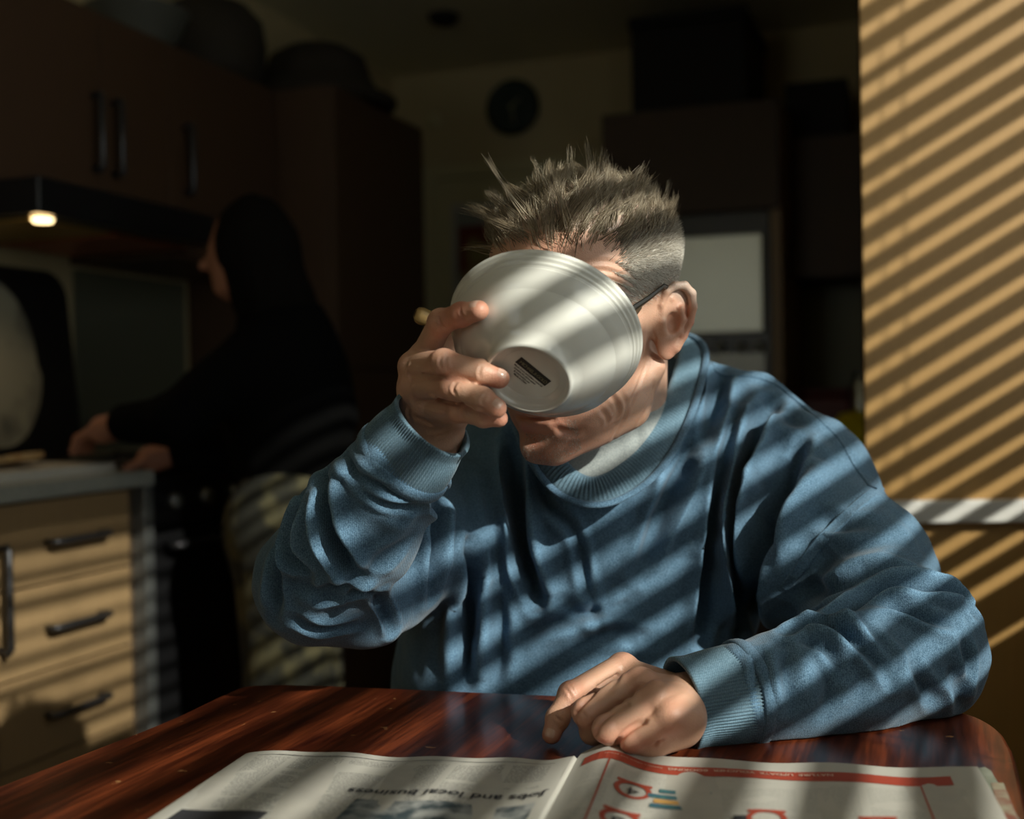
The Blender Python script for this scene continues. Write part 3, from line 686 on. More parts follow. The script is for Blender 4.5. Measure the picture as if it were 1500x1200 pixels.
tl = [T(0, 1150, 0), T(230, 1061, 0), T(320, 1020, 0), T(352, 1007, 0), T(395, 1002.5, 0), T(480, 1004, 0), T(600, 1009, 0), T(900, 1022, 0), T(1200, 1034, 0), T(1340, 1038, 0), T(1412, 1044, 0), T(1456, 1062, 0), T(1478, 1088, 0), T(1498, 1150, 0)]
nl = T(0, 1150, 0)-T(230, 1061, 0); nl = nl/np.linalg.norm(nl)
ba = tl[0]+nl*0.62; bb = tl[-1]-E2*0.60
outline = tl+[bb, bb+(ba-bb)*0.06-E2*0.04, bb+(ba-bb)*0.5-E2*0.05, bb+(ba-bb)*0.94-E2*0.04, ba]
dens = []
for i in range(len(outline)): dens += [x for x in catmull([outline[i-1], outline[i], outline[(i+1) % len(outline)], outline[(i+2) % len(outline)]], 5)[5:10]]
tb = root('dining_table', [float(np.mean([p[0] for p in dens])), float(np.mean([p[1] for p in dens])), 0], 'dark mahogany table with rounded corners and worn glossy top', 'table')
def loft(name, loops, m, parent):
    n = len(loops[0]); V = [p for lp_ in loops for p in lp_]; Fc = [tuple(range(n))[::-1], tuple((len(loops)-1)*n+i for i in range(n))]
    for k in range(len(loops)-1): Fc += [(k*n+i, k*n+(i+1) % n, (k+1)*n+(i+1) % n, (k+1)*n+i) for i in range(n)]
    o = mesh(name, V, Fc, m, parent, False)
    bm = bmesh.new(); bm.from_mesh(o.data); bmesh.ops.recalc_face_normals(bm, faces=bm.faces[:]); bm.to_mesh(o.data); bm.free(); return o
cen = np.mean(dens, axis=0)
def inset(d, z):
    out = []
    for i, p in enumerate(dens):
        t = dens[(i+1) % len(dens)]-dens[i-1]; nn = np.array([t[1], -t[0], 0]); nn /= np.linalg.norm(nn)
        if np.dot(nn, cen-p) < 0: nn = -nn
        q = p+nn*d; q = q.copy(); q[2] = z; out.append(q)
    return out
loft('tabletop', [inset(0.010, TABLE_Z-0.026), inset(0.003, TABLE_Z-0.022), inset(-0.001, TABLE_Z-0.014), inset(-0.001, TABLE_Z-0.008), inset(0.0006, TABLE_Z-0.003), inset(0.004, TABLE_Z)], M_table, tb)
loft('apron', [inset(0.07, TABLE_Z-0.11), inset(0.07, TABLE_Z-0.0265)], M_table, tb)
for c in (tl[0]+nl*0.45, tl[3], tl[-3], bb):
    q = cen+(c-cen)*0.78; V, Fc = tube_data([np.array([q[0], q[1], 0]), np.array([q[0], q[1], 0.35]), np.array([q[0], q[1], TABLE_Z-0.03])], [0.018, 0.026, 0.03], 16); mesh('leg', V, Fc, M_table, tb)
# ================================================================ bowl
def rodr(v, ax, a):
    ax = np.asarray(ax)/np.linalg.norm(ax); v = np.asarray(v, float)
    return v*math.cos(a)+np.cross(ax, v)*math.sin(a)+ax*np.dot(ax, v)*(1-math.cos(a))
RIM = P(798, 487, 0.985)
_lat = (-0.34*RT-0.94*UP); _lat /= np.linalg.norm(_lat)
BAX = -FWD*math.cos(R(44))+_lat*math.sin(R(44))          # from rim centre towards the foot
BR = 0.0838; BH = 0.0635
M_china = mat('white_glaze', (0.72, 0.72, 0.67), 0.16, spec=0.5, coat=0.3)
M_print = mat('black_print', (0.015, 0.014, 0.012), 0.4)
M_printlight = mat('olive_print', (0.22, 0.21, 0.12), 0.4)
prof = [(0.001, BH-0.0075), (0.0245, BH-0.0075), (0.0253, BH-0.0070), (0.0258, BH-0.0062), (0.0300, BH-0.0058), (0.0322, BH-0.003), (0.0332, BH), (0.0350, BH), (0.0364, BH-0.002), (0.0375, BH-0.007), (0.0440, BH-0.011), (0.052, BH-0.0175), (0.0590, BH-0.0245), (0.0650, BH-0.0320), (0.0695, BH-0.0390)]
import numpy as _n
for i in range(0, 41):
    t = i/40; h = BH-0.039-t*(BH-0.039-0.001); r = 0.0695+(BR-0.0695)*(t**0.85)
    prof.append((r+0.0010*math.cos(2*PI*5.5*t)*min(1, t*4)*min(1, (1-t)*6), h))
prof += [(BR, 0.0005), (BR-0.0012, 0.0), (BR-0.003, 0.0008), (0.0735, BH-0.038), (0.062, BH-0.0315), (0.048, BH-0.020), (0.034, BH-0.0125), (0.001, BH-0.0115)]
prof = [p for p in prof if not (p[0] == 0.064 and abs(p[1]-(BH-0.045)) < 1e-9)]
bowl = root('bowl', RIM, 'white glazed bowl with fine rings raised to the mouth of the man', 'bowl')
bxd = rodr(RT, FWD, R(40))
bowl_o = lathe('vessel', prof, M_china, RIM, BAX, bowl, n=160, xdir=bxd)
bme = bowl_o.data
BOWL_BVH = BVHTree.FromPolygons([v.co.copy() for v in bme.vertices], [tuple(p.vertices) for p in bme.polygons])
# the stamp under the foot
fx = rodr(RT, FWD, R(53)); fx = fx-BAX*np.dot(fx, BAX); fx /= np.linalg.norm(fx); fy = np.cross(BAX, fx)
if np.dot(fy, UP) < 0: fy = -fy
FS = 1.12
FO = RIM+BAX*(BH-0.0075+0.00025)
def foot_pt(x, y, h=0.0): return FO+fx*x*FS+fy*(y*FS-0.001)+BAX*h
def rectf(name, x0, x1, y0, y1, fn, m, parent, nx=1, ny=1):
    V = []; Fc = []
    for j in range(ny+1):
        for i in range(nx+1): V.append(fn(x0+(x1-x0)*i/nx, y0+(y1-y0)*j/ny))
    for j in range(ny):
        for i in range(nx): a = j*(nx+1)+i; Fc.append((a, a+1, a+nx+2, a+nx+1))
    return mesh(name, V, Fc, m, parent, False)
rectf('stamp', -0.0145, 0.0145, 0.001, 0.0085, lambda x, y: foot_pt(x, y), M_print, bowl)
text_mesh('lettering', 'MICHAEL & GOLD', lambda x, y: foot_pt(-0.0125+x, 0.0031+y*1.0, 0.0002), M_printlight, bowl, 0.0042*0.95, 0.0, space=0.76)
for i, s in enumerate(('Made from porcelain material', 'Suitable for dishwasher', '& microwave use', 'Made in China')):
    text_mesh('lettering', s, (lambda w: (lambda x, y: foot_pt(x*w-(0.0135-0.0018*i), -0.0016-0.0024*i+y)))(1.0), M_print, bowl, 0.00235, 0.00003, space=0.97-0.02*i)

# ================================================================ spoon standing in the bowl, its handle end showing beside the hand
M_gold = mat('bronze_spoon', (0.50, 0.36, 0.20), 0.25, 1.0)
spn = root('spoon', P(616, 466, 1.03), 'bronze-coloured spoon whose handle end pokes out beside the index finger', 'spoon')
sa_, sb_ = P(607, 459, 1.035), P(745, 512, 0.995)
sdv = (sb_-sa_); sl = np.linalg.norm(sdv); sdv /= sl; sup = UP-sdv*np.dot(UP, sdv); sup /= np.linalg.norm(sup); sno = np.cross(sdv, sup)
pts = [sa_+sdv*t*sl for t in (0, 0.03, 0.08, 0.2, 0.45, 1.0)]
V, Fc = tube_data(pts, [0.0035, 0.0068, 0.0080, 0.0068, 0.0036, 0.0028], 14, flat=0.16, upv=sno); mesh('handle', V, Fc, M_gold, spn)
bm = bmesh.new(); bmesh.ops.create_uvsphere(bm, u_segments=20, v_segments=12, radius=1)
for v in bm.verts:
    q = v.co; v.co = Vector([float(c) for c in (sb_+sdv*0.018+sdv*q.x*0.024+sup*q.y*0.015-sno*abs(1-min(1, q.x*q.x+q.y*q.y))*0.004+sno*q.z*0.0012)])
bmobj('spoon_bowl', bm, M_gold, spn, True)

# ================================================================ the man
HS = 1.04
yaw, pitch, roll = R(37), R(21), R(6)
hF = np.array([-math.sin(yaw), -math.cos(yaw), 0]); hL = np.array([math.cos(yaw), -math.sin(yaw), 0]); hU = np.array([0, 0, 1.0])
hF, hU = hF*math.cos(pitch)-hU*math.sin(pitch), hU*math.cos(pitch)+hF*math.sin(pitch)
hF, hL, hU = [rodr(x, FWD, roll) for x in (hF, hL, hU)]
HO = P(968, 472, 1.092)-hL*0.076*HS+hF*0.004
def H(l, f, u): return HO+(hL*l+hF*f+hU*u)*HS
HR = np.array([hL, hF, hU])
S = Sdf()
def he(c, r, k=0.012, sub=False, Rm=None): S.ell(H(*c), np.array(r)*HS, HR if Rm is None else Rm, k, sub)
def hc(a, b, ra, rb=None, k=0.012, sub=False): S.cap(H(*a), H(*b), ra*HS, (ra if rb is None else rb)*HS, k, sub)
he((0, -0.014, 0.050), (0.077, 0.098, 0.083))
he((0, 0.032, 0.060), (0.064, 0.058, 0.056), 0.03)
he((0, 0.028, 0.0), (0.066, 0.064, 0.085), 0.03)
for s in (1, -1):
    hc((s*0.040, 0.066, -0.016), (s*0.060, 0.034, -0.012), 0.019, 0.014, 0.022)
    hc((s*0.0600, -0.008, -0.045), (s*0.0500, 0.020, -0.077), 0.0120, 0.0125, 0.018)
    hc((s*0.0500, 0.020, -0.077), (s*0.018, 0.076, -0.091), 0.0125, 0.0140, 0.018)
    hc((s*0.020, 0.086, 0.032), (s*0.046, 0.068, 0.034), 0.009, 0.008, 0.022)
    S.ell(H(s*0.033, 0.092, 0.014), np.array([0.017, 0.010, 0.010])*HS, HR, 0.012, True)
    S.ell(H(s*0.033, 0.073, 0.014), np.array([0.0145, 0.0135, 0.0125])*HS, HR, 0.003)
    hc((s*0.013, 0.100, -0.032), (s*0.010, 0.106, -0.034), 0.0075, 0.007, 0.006)
    hc((s*0.028, 0.086, -0.040), (s*0.036, 0.072, -0.070), 0.010, 0.008, 0.018)
he((0, 0.036, -0.055), (0.053, 0.055, 0.052), 0.03)
hc((0, 0.084, 0.022), (0, 0.112, -0.026), 0.0085, 0.0115, 0.012)
he((0, 0.070, -0.058), (0.032, 0.034, 0.030), 0.02)
hc((-0.009, 0.091, -0.0945), (0.009, 0.091, -0.0945), 0.0160, 0.0160, 0.012)
hc((-0.018, 0.094, -0.0565), (0.018, 0.094, -0.0565), 0.0062, 0.0062, 0.005)
hc((-0.016, 0.095, -0.0680), (0.016, 0.095, -0.0680), 0.0072, 0.0072, 0.005)
hc((-0.020, 0.102, -0.0620), (0.020, 0.102, -0.0620), 0.0016, 0.0016, 0.004, True)
hc((-0.014, 0.106, -0.082), (0.014, 0.106, -0.082), 0.0040, 0.0040, 0.010, True)
# ears
EARS = []
for s in (1, -1):
    eb = (-math.cos(R(26))*hF+math.sin(R(26))*s*hL); eb = eb+hU*(-0.0); eb /= np.linalg.norm(eb)
    en = (math.sin(R(26))*hF+math.cos(R(26))*s*hL)   # outward normal of the ear plane
    eu = rodr(hU, en, -R(12)*s)
    eb = np.cross(eu, en)*(1 if np.dot(np.cross(eu, en), eb) > 0 else -1)
    eo = H(s*0.0735, -0.008, 0.0)
    def EP(b, u, n=0.0): return eo+(eb*b+eu*u+en*n)*HS*0.95
    EARS.append((eo, eb, eu, en))
    hel = [(0.000, 0.004, 0.002), (-0.003, 0.016, 0.003), (0.001, 0.028, 0.004), (0.010, 0.0345, 0.005), (0.020, 0.0345, 0.006), (0.0285, 0.027, 0.007), (0.0315, 0.014, 0.007), (0.030, -0.001, 0.006), (0.0245, -0.015, 0.005), (0.018, -0.026, 0.004)]
    hl = [EP(*h) for h in hel]
    Re = np.array([eb, eu, en])
    S.ell(EP(0.0135, 0.008, 0.000), np.array([0.0175, 0.027, 0.0028])*HS, Re, 0.003)
    S.ell(EP(0.008, 0.0, -0.003), np.array([0.016, 0.024, 0.005])*HS, Re, 0.010)
    S.chain(hl, [0.0024, 0.0030, 0.0036, 0.0040, 0.0042, 0.0042, 0.0040, 0.0036, 0.0036, 0.0042], 0.002)
    ah = [(0.008, 0.022, 0.0035), (0.018, 0.014, 0.0055), (0.0215, 0.002, 0.0055), (0.018, -0.010, 0.0045), (0.010, -0.0165, 0.0035)]
    S.chain([EP(*h) for h in ah], [0.0020, 0.0030, 0.0034, 0.0034, 0.0030], 0.0025)
    S.cap(EP(0.000, -0.001, 0.0035), EP(0.002, -0.010, 0.0035), 0.0036, 0.003, 0.004)
    S.ell(EP(0.009, -0.0245, 0.0015), np.array([0.0105, 0.013, 0.0048])*HS, Re, 0.005)
    S.ell(EP(0.0105, -0.001, 0.0052), np.array([0.0068, 0.0095, 0.0062])*HS, Re, 0.002, True)
    S.ell(EP(0.015, 0.019, 0.0062), np.array([0.0055, 0.0045, 0.0022])*HS, Re, 0.003, True)
# neck and trunk under the clothes
NB = P(898, 640, 1.325)
S.cap(H(0, -0.040, -0.040), NB, 0.053, 0.060, 0.016)
S.cap(H(0, -0.005, -0.075), P(890, 655, 1.29), 0.030, 0.040, 0.02)
S.cap(H(0.050, -0.035, -0.03), P(900, 690, 1.24), 0.010, 0.011, 0.012)
SHR, SHL = P(700, 722, 1.33), P(1172, 706, 1.295)
ER, EL = P(470, 852, 1.11), P(1332, 950, 1.085)
WR_, WL_ = P(639, 652, 1.018), P(1012, 1030, 0.992)
S.cap(NB, P(880, 900, 1.34), 0.06, 0.10, 0.03); S.cap(P(880, 900, 1.34), np.array([0.07, 1.37, 0.50]), 0.10, 0.11, 0.03)
S.cap(NB, SHR, 0.042, 0.036, 0.03); S.cap(NB, SHL+np.array([0, 0.015, 0]), 0.042, 0.030, 0.03)
S.cap(SHR, ER, 0.036, 0.030, 0.02); S.cap(SHL+np.array([0, 0.015, 0]), EL, 0.030, 0.030, 0.02)
S.cap(ER, P(626, 660, 1.016), 0.034, 0.024, 0.015); S.cap(EL, P(1030, 1028, 0.996), 0.034, 0.0255, 0.015)
# right hand (holds the bowl): back of the hand to the left, fingers closed over the outside of the bowl
def on_bowl(px, py, r, sink=0.0008):
    h = BOWL_BVH.ray_cast(Vector(CAM), Vector(ray(px, py)))
    dp = np.dot(np.array(h[0])-CAM, FWD); n = np.array(h[1]); n = n if np.dot(n, FWD) < 0 else -n
    return P(px, py, dp-(r-sink)/max(0.5, -np.dot(n, FWD)))
NAILS = []
def finger(pts, rad, k=0.005, web=0.008):
    S.cap(pts[0], pts[1], rad[0], rad[1], web)
    for i in range(1, len(pts)-1): S.cap(pts[i], pts[i+1], rad[i], rad[i+1], k)
    for i in range(1, len(pts)-1): S.ell(pts[i], [rad[i]*1.04]*3, None, 0.004)
f_i = [P(621, 522, 0.997), P(646, 472, 0.965), on_bowl(676, 461, 0.0095), on_bowl(701, 455, 0.0088)]
f_m = [P(606, 536, 0.992), P(650, 531, 0.945), on_bowl(703, 545, 0.0098, 0.0), on_bowl(731, 554, 0.0092)]
f_r = [P(606, 566, 0.992), P(661, 567, 0.945), P(706, 585, 0.928), P(727, 598, 0.924)]
f_l = [P(617, 597, 0.998), P(672, 603, 0.958), P(708, 611, 0.946), P(731, 613, 0.942)]
finger(f_i, [0.0115, 0.0104, 0.0094, 0.0084], 0.003, 0.005); finger(f_m, [0.0118, 0.0104, 0.0097, 0.0088], 0.002, 0.003); finger(f_r, [0.0112, 0.0100, 0.0093, 0.0084], 0.002, 0.003); finger(f_l, [0.0105, 0.0086, 0.0080, 0.0073], 0.002, 0.003)
WRH = P(632, 640, 1.012)
for kf, r_ in ((f_i, 0.0145), (f_m, 0.015), (f_r, 0.015), (f_l, 0.0145)):
    S.cap(WRH, kf[0]+(WRH-kf[0])*0.16, 0.0215, r_*0.92, 0.008)
for kf in (f_i, f_m, f_r, f_l): S.ell(kf[0]-RT*0.002-FWD*0.001, [0.0110]*3, None, 0.005)
S.cap(P(648, 628, 1.010), P(668, 610, 0.985), 0.017, 0.012, 0.014)      # heel of the hand on the little-finger side
S.ell(P(622, 585, 1.012), [0.020, 0.024, 0.028], None, 0.014)
th = [P(640, 625, 1.03), P(640, 560, 1.047), P(650, 500, 1.050), P(668, 462, 1.032)]
finger(th, [0.017, 0.0135, 0.0115, 0.0095], 0.006, 0.012)
NAILS += [(f_i[3], f_i[3]-f_i[2], 0.0088, (686, 451)), (f_m[3], f_m[3]-f_m[2], 0.0092, None), (f_r[3], f_r[3]-f_r[2], 0.0088, None), (f_l[3], f_l[3]-f_l[2], 0.0078, None)]
# left hand lying on the table, loosely closed with the index finger out
g_i = [T(911, 976, 0.052), T(836, 1017, 0.040), T(817, 1052, 0.022), T(808, 1076, 0.010)]
g_m = [T(936, 1000, 0.056), T(858, 1043, 0.036), T(868, 1072, 0.016), T(886, 1080, 0.010)]
g_r = [T(960, 1022, 0.052), T(888, 1068, 0.029), T(902, 1086, 0.012), T(922, 1088, 0.010)]
g_l = [T(982, 1050, 0.040), T(925, 1084, 0.020), T(940, 1093, 0.0115), T(958, 1090, 0.011)]
finger(g_i, [0.0118, 0.0102, 0.0094, 0.0082], 0.003, 0.004); finger(g_m, [0.0120, 0.0106, 0.0098, 0.0088], 0.0025, 0.003); finger(g_r, [0.0116, 0.0102, 0.0094, 0.0086], 0.0025, 0.003); finger(g_l, [0.0108, 0.0094, 0.0088, 0.0080], 0.0025, 0.003)
WLH = P(1008, 1032, 0.992)
for kf, r_ in ((g_i, 0.0125), (g_m, 0.014), (g_r, 0.014), (g_l, 0.0135)): S.cap(WLH+(WL_-WLH)*0.4, kf[0]+(WLH-kf[0])*0.14, 0.0215, r_*0.88, 0.009)
for kf in (g_i, g_m, g_r, g_l): S.ell(kf[0]+EZ*0.0008, [0.0120, 0.0120, 0.0108], None, 0.004)
S.cap(T(994, 1066, 0.022), T(966, 1080, 0.018), 0.0165, 0.0130, 0.012)
S.cap(T(960, 1046, 0.030), T(996, 1050, 0.034), 0.021, 0.0205, 0.015)
gt = [T(985, 1040, 0.030), T(940, 1030, 0.022), T(905, 1040, 0.016), T(880, 1050, 0.013)]
finger(gt, [0.017, 0.0125, 0.0115, 0.0095], 0.006, 0.012)
NAILS += [(g_i[3], g_i[3]-g_i[2], 0.0086, None)]

def flip_if(V, Q):
    v0 = V[Q[:, 0]]; v1 = V[Q[:, 1]]; v2 = V[Q[:, 2]]
    return Q if (np.cross(v0, v1)*v2).sum() > 0 else Q[:, ::-1].copy()
def smoothstep(a, b, x): t = np.clip((x-a)/(b-a), 0, 1); return t*t*(3-2*t)

V, Q = S.polygonize(0.0014)
Q = flip_if(V, Q); V = relax(V.astype(np.float64), Q, 1, 0.4)
skin_strokes = [
    ([(846, 399), (880, 396), (905, 402), (925, 412)], 0.0022, -0.0009), ([(858, 384), (890, 383), (915, 392)], 0.0022, -0.0006), ([(878, 410), (900, 412), (925, 424)], 0.0020, -0.0006),
    ([(893, 577), (902, 590), (905, 604), (896, 618)], 0.0030, -0.0018), ([(911, 577), (917, 592), (912, 610), (903, 622)], 0.0026, -0.0009),
    ([(946, 530), (936, 562), (924, 590), (909, 622), (895, 648)], 0.0024, -0.0011), ([(958, 560), (950, 592), (936, 622)], 0.0022, -0.0012),
    ([(812, 626), (826, 632), (842, 633), (852, 629)], 0.0040, -0.0024),
    ([(880, 600), (888, 610), (890, 622)], 0.003, -0.0018),
    ([(843, 1044), (858, 1026), (884, 1003), (905, 990)], 0.0022, -0.0035, 'line'), ([(870, 1077), (880, 1058), (898, 1042), (918, 1032)], 0.0022, -0.0035, 'line'), ([(903, 1090), (916, 1075), (930, 1064), (944, 1058)], 0.0022, -0.0030, 'line'),
    ([(622, 549), (640, 552), (666, 555), (690, 560)], 0.0018, -0.0030, 'line'), ([(630, 578), (650, 587), (678, 592), (705, 600)], 0.0018, -0.0028, 'line'),
    # hand wrinkles
    ([(648, 522), (645, 531), (649, 541)], 0.0016, -0.0012), ([(654, 521), (652, 531), (655, 542)], 0.0014, -0.0010), ([(706, 536), (702, 545), (704, 553)], 0.0014, -0.0009), ([(669, 559), (664, 569), (668, 578)], 0.0015, -0.0011), ([(711, 578), (706, 588), (709, 594)], 0.0013, -0.0008),
    ([(680, 597), (677, 605), (680, 613)], 0.0014, -0.0010), ([(643, 465), (647, 475), (655, 482)], 0.0015, -0.0011), ([(674, 452), (676, 460), (682, 468)], 0.0014, -0.0009),
    ([(604, 610), (618, 615), (634, 620)], 0.0022, -0.0008), ([(630, 632), (644, 630), (655, 624)], 0.002, -0.0009), ([(640, 640), (650, 636), (657, 630)], 0.0016, -0.0008),
    ([(601, 596), (598, 606), (602, 616)], 0.0018, -0.0008), ([(600, 535), (597, 545), (600, 556)], 0.002, 0.0012, 'line'), ([(604, 566), (600, 580), (602, 590)], 0.002, 0.001, 'line'),
    ([(829, 1008), (835, 1016), (838, 1024)], 0.0016, -0.0011), ([(833, 1002), (839, 1011), (843, 1019)], 0.0014, -0.0009), ([(812, 1048), (818, 1054), (824, 1057)], 0.0013, -0.0009),
    ([(847, 1040), (856, 1047), (862, 1056)], 0.0016, -0.0011), ([(912, 982), (900, 1002), (886, 1016)], 0.003, -0.0010), ([(940, 1004), (925, 1020), (905, 1033)], 0.003, -0.0010), ([(958, 1092), (962, 1086), (968, 1084)], 0.0022, -0.0024),
    ([(962, 1030), (985, 1024), (1000, 1018)], 0.004, 0.0010, 'line'), ([(935, 1000), (965, 998), (995, 1000)], 0.004, 0.0010, 'line'),
]
V = sculpt(V, Q, skin_strokes)
# keep the hand above the table and outside the bowl
sel = (V[:, 2] < TABLE_Z+0.0006) & (V[:, 1] < 1.12); V[sel, 2] = TABLE_Z+0.0006
man = root('person', [0.08, 1.34, 0], 'grey-haired man in a washed blue sweatshirt seated at the table, drinking from a white bowl', 'person')
M_skin = mat('skin', (0.56, 0.325, 0.225), 0.45, color2=(0.60, 0.36, 0.255), scale=45, detail=5, bump=0.22, bscale=700, sss=0.12, contrast=(0.3, 0.7))
def skin_nodes():
    n = M_skin.node_tree.nodes; l = M_skin.node_tree.links; b = n['Principled BSDF']; cr = [x for x in n if x.type == 'VALTORGB'][0]
    at = n.new('ShaderNodeAttribute'); at.attribute_name = 'tint'
    sp_ = n.new('ShaderNodeSeparateColor'); l.new(at.outputs['Color'], sp_.inputs[0])
    m1 = n.new('ShaderNodeMix'); m1.data_type = 'RGBA'; l.new(sp_.outputs[0], m1.inputs[0]); l.new(cr.outputs[0], m1.inputs[6]); m1.inputs[7].default_value = (0.56, 0.18, 0.115, 1)
    vo = n.new('ShaderNodeTexVoronoi'); vo.inputs['Scale'].default_value = 620; tc = [x for x in n if x.type == 'TEX_COORD'][0]; l.new(tc.outputs['Object'], vo.inputs['Vector'])
    c2 = n.new('ShaderNodeValToRGB'); c2.color_ramp.elements[0].position = 0.18; c2.color_ramp.elements[0].color = (1, 1, 1, 1); c2.color_ramp.elements[1].position = 0.34; c2.color_ramp.elements[1].color = (0, 0, 0, 1)
    l.new(vo.outputs['Distance'], c2.inputs['Fac'])
    mu = n.new('ShaderNodeMath'); mu.operation = 'MULTIPLY'; l.new(c2.outputs[0], mu.inputs[0]); l.new(sp_.outputs[1], mu.inputs[1])
    m2 = n.new('ShaderNodeMix'); m2.data_type = 'RGBA'; l.new(mu.outputs[0], m2.inputs[0]); l.new(m1.outputs[2], m2.inputs[6]); m2.inputs[7].default_value = (0.36, 0.30, 0.27, 1)
    m3 = n.new('ShaderNodeMix'); m3.data_type = 'RGBA'; l.new(sp_.outputs[2], m3.inputs[0]); l.new(m2.outputs[2], m3.inputs[6]); m3.inputs[7].default_value = (0.42, 0.38, 0.34, 1)
    l.new(m3.outputs[2], b.inputs['Base Color'])
skin_nodes()
body = mesh('body', V, Q, M_skin, man, True)
# where the skin is redder (tips, knuckles, ears, chin, nose), where stubble and cropped hair grow
L = (V-HO)@HR.T/HS
def near(c, r): 
    d = np.linalg.norm(V-np.asarray(c), axis=1); return np.exp(-(d/r)**2)
red = np.zeros(len(V))
for f_ in (f_i, f_m, f_r, f_l, g_i, g_m, g_r, g_l):
    red = np.maximum(red, 0.75*near(f_[-1], 0.012)); red = np.maximum(red, 0.65*near(f_[1], 0.012)); red = np.maximum(red, 0.55*near(f_[0], 0.013))
red = np.maximum(red, 0.85*near(f_i[2], 0.022))
red = np.maximum(red, 0.75*near(H(0, 0.092, -0.080), 0.045)); red = np.maximum(red, 0.6*near(H(0, 0.11, -0.03), 0.02))
for eo, eb, eu, en in EARS: red = np.maximum(red, 0.60*near(eo+eb*0.03, 0.022)); red = np.maximum(red, 0.5*near(eo+eb*0.01-eu*0.028, 0.014))
red = np.maximum(red, 0.35*near(H(0.02, 0.09, 0.06), 0.045)); red = np.maximum(red, 0.30*near(H(0.05, 0.05, -0.02), 0.03))
hm = smoothstep(0.18, 0.155, np.linalg.norm(V-HO, axis=1))
stub = smoothstep(-0.030, -0.050, L[:, 2])*smoothstep(-0.01, 0.02, L[:, 1])*smoothstep(-0.16, -0.13, L[:, 2])*hm*0.55
# hair ground: sides and top
def hairmask(l, f, u):
    top = smoothstep(0.090, 0.108, u+0.55*np.maximum(0, 0.055-f)*0+0.35*(0.07-f))
    tf = 0.050-0.020*smoothstep(0.03, 0.085, u)+0.10*smoothstep(0.085, 0.12, u)
    side = smoothstep(tf+0.006, tf-0.006, f)*smoothstep(0.022, 0.036, u+0.9*np.clip(-f-0.01, 0, 0.07)+0.30*np.clip(f-0.005, 0, 1)*0)
    return np.clip(np.maximum(side, 0), 0, 1)
hair = hairmask(np.abs(L[:, 0]), L[:, 1], L[:, 2])*hm
ca = body.data.color_attributes.new('tint', 'FLOAT_COLOR', 'POINT')
dat = np.stack([np.clip(red*(0.8+0.4*vnoise(V, 90)), 0, 1), stub, hair*0.55, np.ones(len(V))], 1).astype(np.float32)
ca.data.foreach_set('color', dat.ravel())

# nails
M_nail = mat('fingernail', (0.66, 0.42, 0.33), 0.25, coat=0.3)
BODY_BVH = BVHTree.FromPolygons([Vector(v) for v in V], Q.tolist())
for tip, dr_, r_, at_ in NAILS:
    dr_ = dr_/np.linalg.norm(dr_); toC = CAM-tip; toC /= np.linalg.norm(toC); 
    out_ = toC*0.7+EZ*0.6; out_ = out_-dr_*np.dot(out_, dr_); out_ /= np.linalg.norm(out_); sd_ = np.cross(dr_, out_)
    Vn = []; Fn = []; nx, ny = 8, 8
    for j in range(ny+1):
        for i in range(nx+1):
            a = (i/nx-0.5)*1.35; t = j/ny; wv = 1.0-0.25*(2*abs(t-0.5))**3
            src = tip+dr_*(r_*0.78*t*1.05-r_*0.30)+sd_*math.sin(a*wv)*r_*0.80
            h = BODY_BVH.ray_cast(Vector(src+out_*0.02), Vector(-out_))
            p_ = np.array(h[0]) if h[0] is not None else src
            Vn.append(p_+out_*(0.00045-0.0004*(abs(i/nx-0.5)*2)**4))
    for j in range(ny):
        for i in range(nx): q_ = j*(nx+1)+i; Fn.append((q_, q_+1, q_+nx+2, q_+nx+1))
    mesh('fingernail', Vn, Fn, M_nail, body)

# ================================================================ sweatshirt
W = Sdf()
CH = P(868, 800, 1.335); BE = P(850, 1000, 1.35)
W.ell(CH, [0.195, 0.135, 0.20], None, 0.05)
W.cap(BE, np.array([0.065, 1.37, 0.56]), 0.150, 0.155, 0.06)
W.cap(P(678, 800, 1.285), P(688, 1010, 1.275), 0.055, 0.068, 0.05)
W.ell(BE-RT*0.012, [0.205, 0.140, 0.17], None, 0.05)
W.cap(P(915, 655, 1.345), SHL+np.array([0, 0.01, 0]), 0.074, 0.070, 0.05); W.cap(P(880, 665, 1.35), SHR+np.array([0, 0.01, 0]), 0.072, 0.068, 0.05)
W.cap(P(985, 560, 1.365), P(1100, 602, 1.34), 0.030, 0.045, 0.04); W.cap(P(985, 560, 1.365), P(850, 560, 1.40), 0.030, 0.030, 0.03)
MIDL = P(1246, 838, 1.20)
W.cap(SHL, MIDL, 0.072, 0.070, 0.04); W.cap(MIDL, EL, 0.070, 0.062, 0.035)
W.cap(P(1130, 790, 1.27), MIDL, 0.060, 0.055, 0.05)
CUL = P(1094, 1016, 1.008); CUL2 = P(1000, 1033, 0.990)
W.cap(EL+np.array([0.002, 0, 0]), P(1250, 982, 1.045), 0.0610, 0.0555, 0.03); W.cap(P(1250, 982, 1.045), CUL, 0.0555, 0.0455, 0.02)
MIDR = SHR*0.45+ER*0.55
W.cap(SHR, MIDR, 0.068, 0.068, 0.04); W.cap(MIDR, ER+EZ*0.0, 0.066, 0.056, 0.03)
CUR = P(590, 678, 1.005); CUR2 = P(636, 620, 0.985)
W.cap(ER, P(528, 775, 1.055), 0.0555, 0.0535, 0.03); W.cap(P(528, 775, 1.055), CUR, 0.0535, 0.0430, 0.02)
W.cap(P(545, 905, 1.12), P(565, 870, 1.17), 0.030, 0.04, 0.03)
